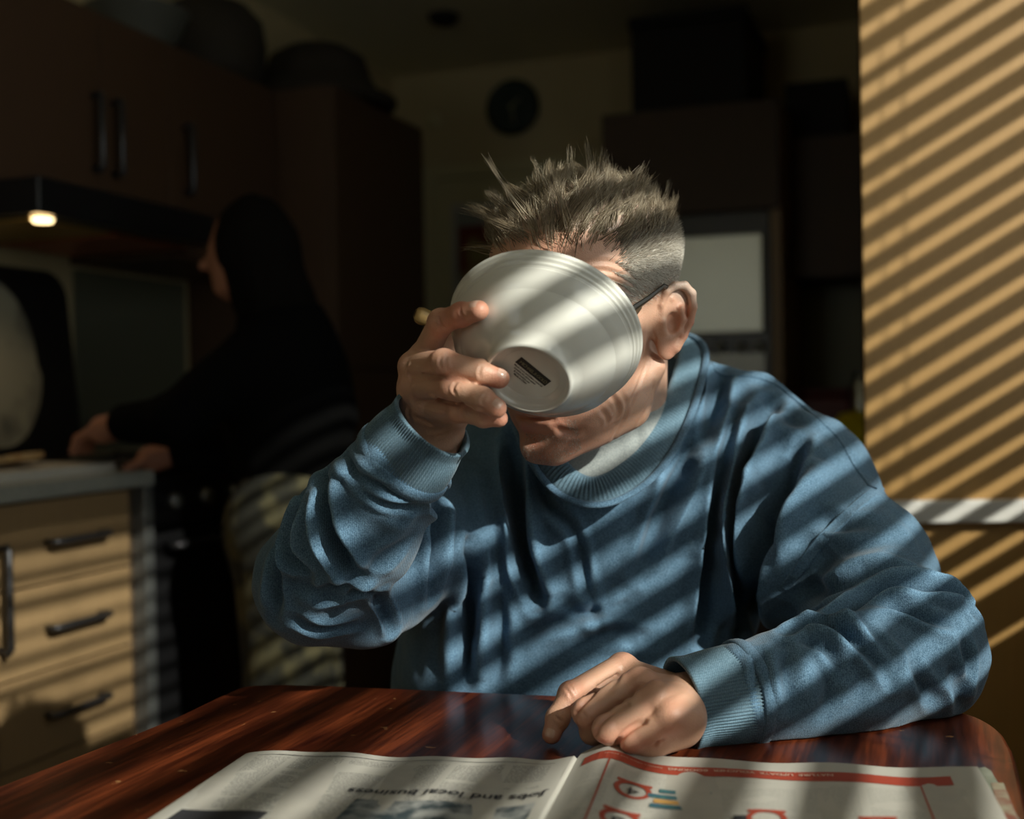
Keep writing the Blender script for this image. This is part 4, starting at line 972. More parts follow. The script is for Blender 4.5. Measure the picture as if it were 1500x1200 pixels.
# neck opening
NC = P(905, 610, 1.27)
W.cap(P(905, 640, 1.255), P(915, 470, 1.27), 0.064, 0.072, 0.012, sub=True)
_cr = (CUR2-CUR)/np.linalg.norm(CUR2-CUR); _cl = (CUL2-CUL)/np.linalg.norm(CUL2-CUL)
W.cap(CUR+_cr*0.066, CUR+_cr*0.10, 0.062, 0.062, 0.004, sub=True); W.cap(CUL+_cl*0.066, CUL+_cl*0.10, 0.062, 0.062, 0.004, sub=True)
V, Q = W.polygonize(0.0026)
Q = flip_if(V, Q); V = relax(V.astype(np.float64), Q, 2, 0.5)
folds = [
    # torso, long folds hanging from the left shoulder
    ([(1128, 590), (1100, 650), (1084, 730), (1076, 820), (1074, 922)], 0.0100, -0.032),
    ([(1078, 618), (1056, 700), (1042, 790), (1030, 880), (1026, 936)], 0.0090, -0.022),
    ([(1018, 608), (1000, 680), (972, 750), (940, 838)], 0.0095, -0.016),
    ([(1160, 664), (1140, 725), (1118, 790), (1108, 850), (1106, 895)], 0.0170, -0.040),
    ([(1180, 700), (1150, 770), (1140, 850)], 0.010, -0.014),
    ([(752, 640), (757, 740), (768, 815), (790, 884)], 0.0095, -0.026), ([(645, 715), (634, 800), (628, 872)], 0.0080, -0.016),
    ([(684, 800), (687, 890), (682, 1000)], 0.0095, -0.022), ([(820, 740), (846, 790), (858, 850), (880, 930)], 0.006, -0.006), ([(725, 860), (735, 930), (728, 1005)], 0.008, -0.007),
    ([(900, 860), (860, 900), (800, 915), (760, 940)], 0.008, -0.007), ([(820, 880), (870, 900), (930, 880)], 0.007, -0.006), ([(850, 940), (900, 925), (960, 940)], 0.008, -0.006), ([(790, 700), (806, 740), (830, 770)], 0.006, -0.006),
    ([(700, 690), (702, 760), (715, 830)], 0.012, 0.007, 'bump'), ([(1030, 660), (1012, 740), (1008, 820)], 0.014, 0.009, 'bump'), ([(720, 760), (725, 840), (735, 920)], 0.016, 0.006, 'bump'),
    ([(1058, 545), (1046, 600), (1024, 660)], 0.009, -0.014), ([(1038, 516), (1022, 545), (1012, 590)], 0.007, -0.010),
    # sleeve of the raised arm
    ([(468, 652), (483, 700), (484, 766), (500, 812), (519, 843)], 0.0080, -0.022), ([(458, 712), (436, 762), (432, 808), (452, 845)], 0.0085, -0.016),
    ([(430, 850), (466, 868), (505, 862), (540, 872)], 0.008, -0.0065), ([(425, 905), (470, 925), (530, 918)], 0.006, -0.0045),
    ([(552, 870), (566, 900), (575, 925)], 0.006, -0.009), ([(504, 650), (524, 690), (562, 715), (612, 728)], 0.0048, -0.005), ([(508, 672), (530, 712), (575, 740), (628, 748)], 0.0045, -0.0032),
    ([(415, 790), (404, 850), (402, 905)], 0.008, -0.008), ([(520, 850), (560, 820), (600, 790)], 0.008, -0.005), ([(560, 760), (590, 770), (620, 740)], 0.008, 0.004, 'bump'),
    ([(506, 640), (498, 668), (510, 700)], 0.006, 0.006, 'bump'), ([(470, 870), (520, 850), (560, 845)], 0.006, -0.003), ([(455, 885), (510, 872), (565, 868)], 0.005, -0.003),
    # left sleeve
    ([(1205, 906), (1262, 882), (1310, 868), (1358, 866), (1400, 871), (1424, 896)], 0.0075, -0.017),
    ([(1152, 926), (1180, 914), (1225, 918), (1262, 945), (1290, 975), (1308, 998)], 0.0065, -0.0115),
    ([(1230, 904), (1290, 888), (1330, 896), (1375, 912), (1398, 914)], 0.0055, -0.0075), ([(1180, 940), (1210, 950), (1235, 985)], 0.006, -0.008),
    ([(1335, 965), (1352, 1002), (1372, 1030)], 0.0070, -0.006), ([(1392, 975), (1406, 1005), (1410, 1036)], 0.0070, -0.007), ([(1412, 930), (1420, 975), (1416, 1010)], 0.006, -0.005),
    ([(1268, 920), (1300, 960), (1325, 990)], 0.007, -0.006), ([(1120, 960), (1116, 1000), (1124, 1040)], 0.007, -0.006), ([(1150, 950), (1152, 990), (1160, 1030)], 0.008, -0.005), ([(1200, 960), (1215, 1000), (1210, 1040)], 0.009, -0.005),
    ([(1180, 745), (1240, 770), (1300, 772)], 0.010, -0.006), ([(1200, 810), (1250, 800), (1320, 790)], 0.010, -0.006), ([(1225, 850), (1290, 838), (1360, 845)], 0.009, -0.009), ([(1170, 870), (1215, 868), (1270, 850)], 0.010, -0.011),
    ([(1152, 884), (1180, 852), (1215, 800)], 0.015, -0.020, 'bump'), ([(1120, 560), (1150, 610), (1200, 640)], 0.012, -0.006), ([(1096, 690), (1122, 740), (1126, 780)], 0.006, 0.006, 'bump'),
    ([(1180, 640), (1160, 690), (1135, 740)], 0.007, -0.008),

]
V = sculpt(V, Q, folds)
Nn = vnormals(V, Q)
V = V+Nn*(0.0022*vnoise(V*np.array([1, 1, 0.6]), 28, 3)+0.0012*vnoise(V, 60, 5)+0.0035*vnoise(V*np.array([1, 1, 0.5]), 12, 9))[:, None]
sel = (V[:, 2] < TABLE_Z+0.001) & (V[:, 2] > TABLE_Z-0.03) & (V[:, 1] < 1.13) & (V[:, 0] > 0.10); V[sel, 2] = TABLE_Z+0.001
def knit(name, c1, c2, bmp=0.35):
    m = mat(name, c1, 0.92, color2=c2, scale=850, detail=4, contrast=(0.34, 0.66), spec=0.12, bump=bmp, bscale=700)
    n = m.node_tree.nodes; l = m.node_tree.links; b = n['Principled BSDF']; cr = [x for x in n if x.type == 'VALTORGB'][0]; tc = [x for x in n if x.type == 'TEX_COORD'][0]
    n2 = n.new('ShaderNodeTexNoise'); n2.inputs['Scale'].default_value = 14; n2.inputs['Detail'].default_value = 5; l.new(tc.outputs['Object'], n2.inputs['Vector'])
    mr = n.new('ShaderNodeMapRange'); mr.inputs['From Min'].default_value = 0.3; mr.inputs['From Max'].default_value = 0.7; mr.inputs['To Min'].default_value = 0.86; mr.inputs['To Max'].default_value = 1.16; l.new(n2.outputs['Fac'], mr.inputs['Value'])
    at = n.new('ShaderNodeAttribute'); at.attribute_name = 'relief_tone'; ad = n.new('ShaderNodeMath'); ad.operation = 'MULTIPLY_ADD'; l.new(at.outputs['Fac'], ad.inputs[0]); ad.inputs[1].default_value = 0.9; l.new(mr.outputs[0], ad.inputs[2])
    # fine knit columns
    w = n.new('ShaderNodeTexWave'); w.inputs['Scale'].default_value = 190; w.inputs['Distortion'].default_value = 2.0; w.inputs['Detail'].default_value = 2; w.inputs['Detail Scale'].default_value = 3; l.new(tc.outputs['Object'], w.inputs['Vector'])
    m4 = n.new('ShaderNodeMapRange'); m4.inputs['To Min'].default_value = 0.86; m4.inputs['To Max'].default_value = 1.12; l.new(w.outputs['Fac'], m4.inputs['Value'])
    mm = n.new('ShaderNodeMath'); mm.operation = 'MULTIPLY'; l.new(ad.outputs[0], mm.inputs[0]); l.new(m4.outputs[0], mm.inputs[1])
    vm = n.new('ShaderNodeVectorMath'); vm.operation = 'SCALE'; l.new(cr.outputs[0], vm.inputs[0]); l.new(mm.outputs[0], vm.inputs['Scale']); l.new(vm.outputs[0], b.inputs['Base Color'])
    b.inputs['Sheen Weight'].default_value = 0.15; b.inputs['Sheen Roughness'].default_value = 0.5
    return m
M_sweat = knit('blue_sweatshirt', (0.048, 0.100, 0.160), (0.130, 0.228, 0.330))
M_rib = knit('blue_ribbing', (0.085, 0.150, 0.200), (0.150, 0.240, 0.310), 0.2)
sweat = mesh('sweatshirt', V, Q, M_sweat, man, True, label='washed indigo blue sweatshirt')
# tone by relief: seams and raised folds paler, hollows darker
Vs = relax(V, Q, 6, 0.6); cv = ((V-Vs)*vnormals(V, Q)).sum(1)
wa = sweat.data.attributes.new('relief_tone', 'FLOAT', 'POINT'); wa.data.foreach_set('value', np.clip(cv*260, -0.25, 0.6).astype(np.float32))
SW_BVH = BVHTree.FromPolygons([Vector(v) for v in V], Q.tolist())

def seam_strip(name, path, w, lift=0.0004):
    # doubled, stitched cloth edge laid on the sweatshirt
    hp = []; hn = []
    for q in catmull([np.array([x, y, 0.0]) for x, y in path], 10):
        h = SW_BVH.ray_cast(Vector(CAM), Vector(ray(q[0], q[1])))
        if h[0] is not None: hp.append(np.array(h[0])); hn.append(np.array(h[1]))
    hp = np.array(hp); hn = np.array(hn)
    for _ in range(3): hn[1:-1] = (hn[:-2]+hn[1:-1]+hn[2:])/3; hp[1:-1] = (hp[:-2]+2*hp[1:-1]+hp[2:])/4
    Vb = []; Fb = []; k_ = 9
    for i in range(len(hp)):
        t = hp[min(i+1, len(hp)-1)]-hp[max(i-1, 0)]; t /= np.linalg.norm(t); nn_ = hn[i]-t*np.dot(hn[i], t); nn_ /= np.linalg.norm(nn_)
        if np.dot(nn_, FWD) > 0: nn_ = -nn_
        s_ = np.cross(t, nn_); pu = 0.0003*math.sin(i*1.9)
        for j, (a_, h_) in enumerate(((-1.0, -0.003), (-0.92, 0.0008), (-0.75, 0.0015), (-0.55, 0.0009), (0, 0.0014), (0.55, 0.0009), (0.75, 0.0015), (0.92, 0.0008), (1.0, -0.003))):
            Vb.append(hp[i]+s_*a_*w+nn_*(h_+lift+(pu if 2 <= j <= 6 else 0)))
    for i in range(len(hp)-1):
        for j in range(k_-1): Fb.append((i*k_+j, i*k_+j+1, (i+1)*k_+j+1, (i+1)*k_+j))
    mesh(name, Vb, Fb, M_sweat, man)
seam_strip('shoulder_seam', [(1012, 514), (1030, 526), (1058, 547), (1100, 549), (1136, 561), (1187, 603), (1230, 642), (1258, 688), (1278, 715)], 0.0052)
seam_strip('armhole_seam', [(1290, 712), (1248, 748), (1203, 792), (1172, 832), (1150, 862)], 0.0060)

# ribbed cuffs
def cuff(name, a, b, ra, rb, bend, nr=92, rows=26, flare=0.002):
    a = np.asarray(a); b = np.asarray(b); ax = b-a; Ln = np.linalg.norm(ax); x, y, z = frame_of(ax)
    Vc = []; n = nr*4; prof_ = []
    for i in range(rows+1):
        t = i/rows; prof_.append((t, ra+(rb-ra)*t+0.003*math.sin(PI*min(1, t*1.2))*bend+(flare*(t-0.8)*5 if t > 0.8 else 0)))
    inner = [(1.0-0.004/Ln*0, prof_[-1][1]-0.0028), (0.6, prof_[int(rows*0.6)][1]-0.0030)]
    for t, r in prof_+inner:
        isin = (t, r) in inner
        for j in range(n):
            th_ = 2*PI*j/n; rr = r+(0 if isin else 0.0012*math.cos(th_*nr)*smoothstep(0, 0.05, np.float64(t)))+0.0012*math.sin(3*th_+1)
            Vc.append(a+z*t*Ln+rr*(math.cos(th_)*x+math.sin(th_)*y))
    rws = rows+3; Fc = np.array([(i*n+j, i*n+(j+1) % n, (i+1)*n+(j+1) % n, (i+1)*n+j) for i in range(rws-1) for j in range(n)])
    return mesh(name, np.array(Vc), Fc, M_rib, man)
def cuff_seam(c, ax, r):
    x, y, z = frame_of(ax); n_ = 96; Vb = []; Fb = []
    for i in range(n_):
        a = 2*PI*i/n_; d_ = math.cos(a)*x+math.sin(a)*y; rr = r+0.0010*math.sin(3*a+1)
        for (ra_, h_) in ((0.0, -0.0065), (0.0022, -0.0050), (0.0026, 0.0), (0.0020, 0.0045), (0.0002, 0.0055), (-0.004, 0.0050), (-0.004, -0.006)):
            Vb.append(np.asarray(c)+d_*(rr+ra_+0.0004*math.sin(a*46))+z*h_)
    for i in range(n_):
        for j in range(7): Fb.append((i*7+j, i*7+(j+1) % 7, ((i+1) % n_)*7+(j+1) % 7, ((i+1) % n_)*7+j))
    mesh('cuff_seam', Vb, Fb, M_sweat, man)
cuff_seam(CUR+(CUR2-CUR)*0.06, CUR2-CUR, 0.0425); cuff_seam(CUL+(CUL2-CUL)*0.04, CUL2-CUL, 0.0445)
cuff('ribbed_cuff', CUR-(CUR2-CUR)*0.10, CUR2, 0.0415, 0.0350, 0.8)
cuff('ribbed_cuff', CUL-(CUL2-CUL)*0.06, CUL2+(CUL2-CUL)*0.02, 0.0430, 0.0378, 0.3)

# ribbed collar following the neck opening
cp_ = [P(1012, 512, 1.315), P(1000, 572, 1.255), P(972, 640, 1.205), P(930, 694, 1.172), P(876, 722, 1.158), P(828, 706, 1.160), P(793, 655, 1.178), P(776, 600, 1.225), P(800, 545, 1.30), P(860, 512, 1.37), P(930, 496, 1.385), P(985, 494, 1.36)]
loop = catmull(cp_, 30, True); loop = relaxed = [np.mean([loop[(i+k) % len(loop)] for k in range(-6, 7)], axis=0) for i in range(len(loop))]
# arc-length resample
seg = np.array([np.linalg.norm(loop[(i+1) % len(loop)]-loop[i]) for i in range(len(loop))]); cum = np.concatenate([[0], np.cumsum(seg)]); TOT = cum[-1]
NR = 190; n = NR*4
def at_len(s):
    s = s % TOT; i = min(int(np.searchsorted(cum, s, 'right'))-1, len(loop)-1); t = (s-cum[i])/seg[i]; return loop[i]*(1-t)+loop[(i+1) % len(loop)]*t
cenl = np.mean(loop, axis=0); lnrm = np.zeros(3)
for i in range(len(loop)): lnrm += np.cross(loop[i]-cenl, loop[(i+1) % len(loop)]-cenl)
lnrm /= np.linalg.norm(lnrm); lnrm = lnrm if lnrm[2] > 0 else -lnrm
Vc = []; cw = 9
for j in range(n):
    p = at_len(TOT*j/n); tg = at_len(TOT*j/n+0.003)-at_len(TOT*j/n-0.003); tg /= np.linalg.norm(tg)
    inw = cenl-p; inw = inw-tg*np.dot(inw, tg); inw -= lnrm*np.dot(inw, lnrm); inw /= np.linalg.norm(inw)
    nrm = lnrm*1.0-inw*0.35; nrm /= np.linalg.norm(nrm); acr = np.cross(tg, nrm); acr = acr if np.dot(acr, inw) > 0 else -acr
    rib = 0.0013*math.cos(2*PI*j/4)
    for i in range(cw+1):
        t = i/cw; Vc.append(p+acr*(0.0145*(2*t-1))+lnrm*0.006*t+nrm*(0.0035*math.sin(PI*t)**0.6+rib*math.sin(PI*min(1, t*1.02)))-nrm*0.001)
    Vc.append(p+acr*0.0145+lnrm*0.004-nrm*0.004); Vc.append(p-acr*0.0135-nrm*0.005)
kk = cw+3
Fc = np.array([(j*kk+i, j*kk+(i+1) % kk, ((j+1) % n)*kk+(i+1) % kk, ((j+1) % n)*kk+i) for j in range(n) for i in range(kk)])
mesh('ribbed_collar', np.array(Vc), Fc, M_rib, man)
# folded seam band outside the collar
sb = []
for j in range(240):
    p = at_len(TOT*j/240); tg = at_len(TOT*j/240+0.003)-at_len(TOT*j/240-0.003); tg /= np.linalg.norm(tg)
    inw = cenl-p; inw -= tg*np.dot(inw, tg); inw -= lnrm*np.dot(inw, lnrm); inw /= np.linalg.norm(inw); sb.append(p-inw*0.0165-lnrm*0.0020)
Vb, Fb = tube_data(sb, 0.0042, 10, closed=True, flat=0.62, upv=lnrm)
mesh('collar_seam', Vb, Fb, M_sweat, man)

# grey t-shirt in the neck opening
M_tee = mat('grey_tshirt', (0.26, 0.29, 0.29), 0.9, color2=(0.34, 0.37, 0.37), scale=500, bump=0.3, bscale=900)
Vt = []; n = 120; rows = 10
for i in range(rows+1):
    t = i/rows
    for j in range(n):
        p = at_len(TOT*j/n); fw_ = float(smoothstep(-0.3, 0.75, np.float64(np.dot(p-cenl, -FWD-UP*0.3)/0.075))); q = cenl+(p-cenl)*(1.0-(0.12+0.17*fw_)*t)-lnrm*(0.014-(0.004+0.038*fw_)*t)
        # pulled down at the front, close to the neck at the back
        Vt.append(q)
Fc = np.array([(i*n+j, i*n+(j+1) % n, (i+1)*n+(j+1) % n, (i+1)*n+j) for i in range(rows) for j in range(n)])
tee = mesh('tshirt', np.array(Vt), Fc, M_tee, man, label='pale grey t-shirt neck under the sweatshirt')
md = tee.modifiers.new('solid', 'SOLIDIFY'); md.thickness = 0.002
ts = [Vt[rows*n+j] for j in range(n)]
Vb, Fb = tube_data(ts, 0.0030, 8, closed=True, flat=0.7, upv=lnrm); mesh('tshirt_neckband', Vb, Fb, M_tee, man)

# trousers and shoes out of sight under the table
G = Sdf(); HP = np.array([0.065, 1.38, 0.53])
for s in (-1, 1):
    hp = HP+np.array([s*0.09, 0, 0]); kn = np.array([0.05+s*0.14, 0.98, 0.53]); an = np.array([0.05+s*0.15, 1.03, 0.09])
    G.cap(hp, kn, 0.088, 0.068, 0.03); G.cap(kn, an, 0.066, 0.048, 0.02)
G.cap(HP+np.array([-0.08, 0.03, 0.03]), HP+np.array([0.08, 0.03, 0.03]), 0.115, 0.115, 0.04)
Vg, Qg = G.polygonize(0.008); Qg = flip_if(Vg, Qg); mesh('trousers', Vg, Qg, mat('dark_denim', (0.02, 0.025, 0.04), 0.9), man)
for s in (-1, 1):
    G = Sdf(); an = np.array([0.05+s*0.15, 1.03, 0.07]); G.cap(an, an+np.array([0, 0.01, -0.02]), 0.045, 0.045, 0.02); G.cap(an+np.array([0, 0.03, -0.03]), an+np.array([s*0.02, -0.17, -0.035]), 0.038, 0.034, 0.02)
    Vg, Qg = G.polygonize(0.006); Vg[:, 2] = np.maximum(Vg[:, 2], 0.001); mesh('shoe', Vg, flip_if(Vg, Qg), M_blackmatt, man)
chr_ = root('dining_chair', [0.065, 1.42, 0], 'plain wooden chair hidden under the seated man', 'chair')
fbox('seat', [-0.15, 1.20, 0.385], [0.43, 0, 0], [0, 0.42, 0], [0, 0, 0.028], M_beech_shaded, chr_, 0.006)
for x in (-0.14, 0.235):
    for y in (1.21, 1.58): fbox('leg', [x, y, 0], [0.035, 0, 0], [0, 0.035, 0], [0, 0, 0.384], M_beech_shaded, chr_, 0.004)
# ================================================================ eyeglasses
M_frame = mat('black_acetate', (0.015, 0.013, 0.010), 0.3); M_temple = mat('tortoise_temple', (0.10, 0.075, 0.04), 0.3, color2=(0.03, 0.02, 0.012), scale=60)
gl = root('eyeglasses', H(0, 0.10, 0.02), 'black-framed glasses worn behind the bowl, temple resting on the ear', 'glasses')
for s in (1, -1):
    c = (s*0.034, 0.103, 0.010); ring = [H(c[0]+0.027*math.copysign(abs(math.cos(t))**0.6, math.cos(t)), 0.104-0.010*abs(c[0]+0.027*math.cos(t))/0.06, 0.008+0.017*math.copysign(abs(math.sin(t))**0.6, math.sin(t))) for t in np.linspace(0, 2*PI, 49)[:-1]]
    Vb, Fb = tube_data(ring, 0.0022, 8, closed=True); mesh('rim', Vb, Fb, M_frame, gl)
    n_ = len(ring); mesh('lens', ring, [tuple(range(n_))], M_glass, gl, False)
    Vb, Fb = tube_data([H(s*0.061, 0.094, 0.020), H(s*0.0745, 0.086, 0.022), H(s*0.0790, 0.070, 0.0235), H(s*0.0805, 0.020, 0.0285), H(s*0.0815, -0.006, 0.0330), H(s*0.0800, -0.022, 0.026), H(s*0.078, -0.030, 0.008)], [0.0030, 0.0036, 0.0036, 0.0028, 0.0024, 0.0022, 0.0022], 10, flat=0.5, upv=hL)
    mesh('temple', Vb, Fb, M_frame, gl)
    Vb, Fb = tube_data([H(s*0.0780, 0.080, 0.0165), H(s*0.0800, 0.050, 0.0190), H(s*0.0806, 0.034, 0.0240)], [0.0044, 0.0042, 0.0016], 10, flat=0.3, upv=hL)
    mesh('temple_inlay', Vb, Fb, M_temple, gl)
tube('bridge', [H(0.008, 0.106, 0.012), H(0, 0.110, 0.015), H(-0.008, 0.106, 0.012)], 0.002, M_frame, gl)

# ================================================================ hair
def strand_batch(roots, dirs, lens, bends, rads, seg=4, tips=None):
    """tapered three-sided strands; bends: vector added quadratically along the strand"""
    n = len(roots); t = np.linspace(0, 1, seg+1)
    d0 = dirs/np.linalg.norm(dirs, axis=1)[:, None]
    side = np.cross(d0, bends+1e-6*np.array([1, 2, 3])); side /= np.linalg.norm(side, axis=1)[:, None]+1e-9; up = np.cross(side, d0)
    Vv = np.zeros((n, seg+1, 3, 3))
    for i, tt in enumerate(t):
        c = roots+d0*(lens*tt)[:, None]+bends*(tt*tt)
        rr = rads*(1-0.85*tt)
        for j in range(3):
            a = 2*PI*j/3; Vv[:, i, j] = c+(math.cos(a)*side+math.sin(a)*up)*rr[:, None]
    Fq = []
    for i in range(seg):
        for j in range(3): Fq.append((i*3+j, i*3+(j+1) % 3, (i+1)*3+(j+1) % 3, (i+1)*3+j))
    Fq = np.array(Fq)[None]+(np.arange(n)*(seg+1)*3)[:, None, None]
    return Vv.reshape(-1, 3), Fq.reshape(-1, 4)
def hair_mat(name, ramp):
    m = mat(name, ramp[0], 0.42, spec=0.35); nt = m.node_tree; n = nt.nodes; l = nt.links; b = n['Principled BSDF']
    at = n.new('ShaderNodeAttribute'); at.attribute_name = 'shade'; cr = n.new('ShaderNodeValToRGB'); l.new(at.outputs['Fac'], cr.inputs['Fac'])
    cr.color_ramp.elements[0].color = (*ramp[0], 1); cr.color_ramp.elements[1].color = (*ramp[-1], 1)
    for i, c in enumerate(ramp[1:-1]): e = cr.color_ramp.elements.new((i+1)/(len(ramp)-1)); e.color = (*c, 1)
    l.new(cr.outputs[0], b.inputs['Base Color']); return m
M_hair = hair_mat('ash_brown_hair', [(0.09, 0.066, 0.040), (0.33, 0.265, 0.18), (0.72, 0.64, 0.50)])
M_grey = hair_mat('cropped_grey_hair', [(0.12, 0.095, 0.07), (0.45, 0.41, 0.34), (0.80, 0.77, 0.71)])
def shade_attr(o, vals, per):
    a = o.data.attributes.new('shade', 'FLOAT', 'POINT'); a.data.foreach_set('value', np.repeat(vals, per).astype(np.float32))
rh = np.random.RandomState(11)
# candidate roots: random directions around the skull, projected on the skin
N0 = 90000
dv = rh.normal(size=(N0, 3)); dv[:, 2] = np.abs(dv[:, 2])*1.0-0.25; dv /= np.linalg.norm(dv, axis=1)[:, None]
hcen = H(0, -0.014, 0.045)
dw = dv[:, :1]*hL+dv[:, 1:2]*hF+dv[:, 2:3]*hU
# ray-ellipsoid with the skull, then snapped to the real skin
rr_ = np.array([0.077, 0.098, 0.083])*HS; tt = 1/np.sqrt(((dv/rr_)**2).sum(1)); guess = hcen+dw*tt[:, None]
Lr = (guess-HO)@HR.T/HS; l_, f_, u_ = Lr.T
topm = smoothstep(0.068, 0.088, u_+0.10*np.clip(-f_, -0.02, 0.10))
front = 0.066+0.10*np.clip(0.035-np.abs(l_), -0.04, 0.0)*4*0  # front hairline
hl_f = 0.073-0.9*np.clip(np.abs(l_)-0.030, 0, 0.03)*(np.abs(l_) < 0.052)-0.012*smoothstep(0.052, 0.060, np.abs(l_))   # recedes at the temples
is_top = (topm > rh.rand(N0)) & (f_ < hl_f+rh.normal(size=N0)*0.003) & (u_ > 0.062)
tf = 0.044-0.10*np.clip(u_-0.055, 0, 0.03)*2
low = 0.020-0.55*np.clip(-f_-0.020, 0, 0.10)
is_side = (~is_top) & (f_ < tf+rh.normal(size=N0)*0.003) & (u_ > low+0.006*rh.rand(N0)) & (np.abs(l_) > 0.03-0.1*np.minimum(f_, 0)*0) | ((~is_top) & (f_ < -0.05) & (u_ > low))
def snap(idx):
    P_ = []; N_ = []
    for i in idx:
        h = BODY_BVH.find_nearest(Vector(guess[i])); P_.append(h[0][:]); N_.append(h[1][:])
    return np.array(P_), np.array(N_)
it = np.nonzero(is_top)[0][:11000]; isd = np.nonzero(is_side)[0][:17000]
rt_, nt_ = snap(it); Lt = (rt_-HO)@HR.T/HS
k = len(it)
# clumps: each strand leans to its clump's tip
nc = 460; cid = rh.randint(0, k, nc); cl_of = np.argmin(((Lt[:, None, :]-Lt[None, cid, :])**2).sum(2)+rh.rand(k, nc)*3e-5, axis=1)
cl = Lt[cid]
def flow(L, N):
    # combed up and back over the skull, left part leaning to his right, far side standing off
    l = L[:, 0]
    t = np.stack([-0.95*smoothstep(0.035, -0.03, l)+0.65*smoothstep(0.025, 0.055, l), -0.45+0*l, 0.95+0*l], 1)
    t -= N*(t*N).sum(1)[:, None]; t /= np.linalg.norm(t, axis=1)[:, None]+1e-9
    return t
clN = (nt_[cid]@HR.T)
ct = flow(cl, clN)+rh.normal(size=(nc, 3))*np.array([0.30, 0.22, 0.16]); lift = 0.20+0.22*rh.rand(nc)+0.15*smoothstep(0.03, -0.03, cl[:, 1])
cd = ct+clN*lift[:, None]; clen = (0.014+0.019*smoothstep(-0.04, 0.06, cl[:, 1]))*(0.7+0.55*rh.rand(nc))
spike = rh.rand(nc) < 0.10; clen[spike] *= 1.35; cd[spike] += clN[spike]*0.35+rh.normal(size=(spike.sum(), 3))*0.30
ctip = cl+cd/np.linalg.norm(cd, axis=1)[:, None]*clen[:, None]
tipL = ctip[cl_of]+rh.normal(size=(k, 3))*0.0022
tip = HO+(tipL[:, :1]*hL+tipL[:, 1:2]*hF+tipL[:, 2:3]*hU)*HS
ch = tip-rt_; lens = np.linalg.norm(ch, axis=1)*(0.85+0.25*rh.rand(k))
d0 = 0.36*nt_+0.80*ch/np.linalg.norm(ch, axis=1)[:, None]+hF*0.12; d0 /= np.linalg.norm(d0, axis=1)[:, None]
bend = ch-d0*lens[:, None]+(rh.normal(size=(nc, 3))*0.16)[cl_of]*lens[:, None]
Vh, Fh = strand_batch(rt_-nt_*0.001, d0, lens, bend, np.full(k, 0.00031)*(0.7+0.6*rh.rand(k)), 5)
ho = mesh('hair', Vh, Fh, M_hair, man, True, label='short spiky ash-brown hair on top')
shade_attr(ho, np.clip(0.42+0.22*rh.normal(size=k)+0.22*(rh.rand(nc)[cl_of]-0.5), 0, 1), 18)
# cropped sides and back
rs_, ns_ = snap(isd); Ls = (rs_-HO)@HR.T/HS; k = len(isd)
d = np.stack([0.3*np.sign(Ls[:, 0]), -0.45+0*Ls[:, 1], -0.65+1.3*smoothstep(0.03, 0.09, Ls[:, 2])], 1)
dwr = d[:, :1]*hL+d[:, 1:2]*hF+d[:, 2:3]*hU+ns_*0.55+rh.normal(size=(k, 3))*0.18
ls = (0.0045+0.010*smoothstep(0.030, 0.090, Ls[:, 2]))*(0.7+0.6*rh.rand(k))
Vh, Fh = strand_batch(rs_-ns_*0.0006, dwr, ls, -ns_*(ls*0.25)[:, None], np.full(k, 0.00034), 3)
hs = mesh('cropped_hair', Vh, Fh, M_grey, man, True, label='clipped grey hair at the sides')
shade_attr(hs, np.clip(0.80-0.75*smoothstep(0.045, 0.092, Ls[:, 2])+0.18*rh.normal(size=k), 0, 1), 12)
# brows
bi = []; 
for s in (1, -1):
    for _ in range(260): bi.append(H(s*(0.018+0.034*rh.rand()), 0.11, 0.034+0.006*rh.rand()))
P_ = []; N_ = []
for b_ in bi:
    h = BODY_BVH.find_nearest(Vector(b_)); P_.append(h[0][:]); N_.append(h[1][:])
P_ = np.array(P_); N_ = np.array(N_); sg = np.sign((P_-HO)@hL)[:, None]
Vh, Fh = strand_batch(P_, N_*0.4+hL*sg*0.8+hU*0.25+rh.normal(size=P_.shape)*0.15, np.full(len(P_), 0.009), -N_*0.003, np.full(len(P_), 0.0003), 3)
eb_ = mesh('eyebrow_hair', Vh, Fh, M_hair, man); shade_attr(eb_, np.clip(0.5+0.2*rh.normal(size=len(P_)), 0, 1), 12)
# chin stubble
cs = []
for _ in range(2600):
    c = H(rh.uniform(-0.02, 0.058), 0.13, rh.uniform(-0.115, -0.060)); c2 = H(0, 0.02, -0.07); dd_ = c2-c; dd_ /= np.linalg.norm(dd_)
    h = BODY_BVH.ray_cast(Vector(c), Vector(dd_))
    lu_ = (np.array(h[0])-HO)@HR.T/HS if h[0] is not None else None
    if h[0] is not None and not (abs(lu_[0]) < 0.030 and -0.078 < lu_[2] < -0.050): cs.append((h[0][:], h[1][:]))
P_ = np.array([c[0] for c in cs]); N_ = np.array([c[1] for c in cs])
Vh, Fh = strand_batch(P_, N_*0.7-hU*0.6+rh.normal(size=P_.shape)*0.3, 0.0009+0.0010*rh.rand(len(P_)), 0*N_-hU*0.0002, np.full(len(P_), 0.00012), 2)
st_ = mesh('stubble', Vh, Fh, M_grey, man); shade_attr(st_, np.clip(0.45+0.3*rh.normal(size=len(P_)), 0, 1), 9)

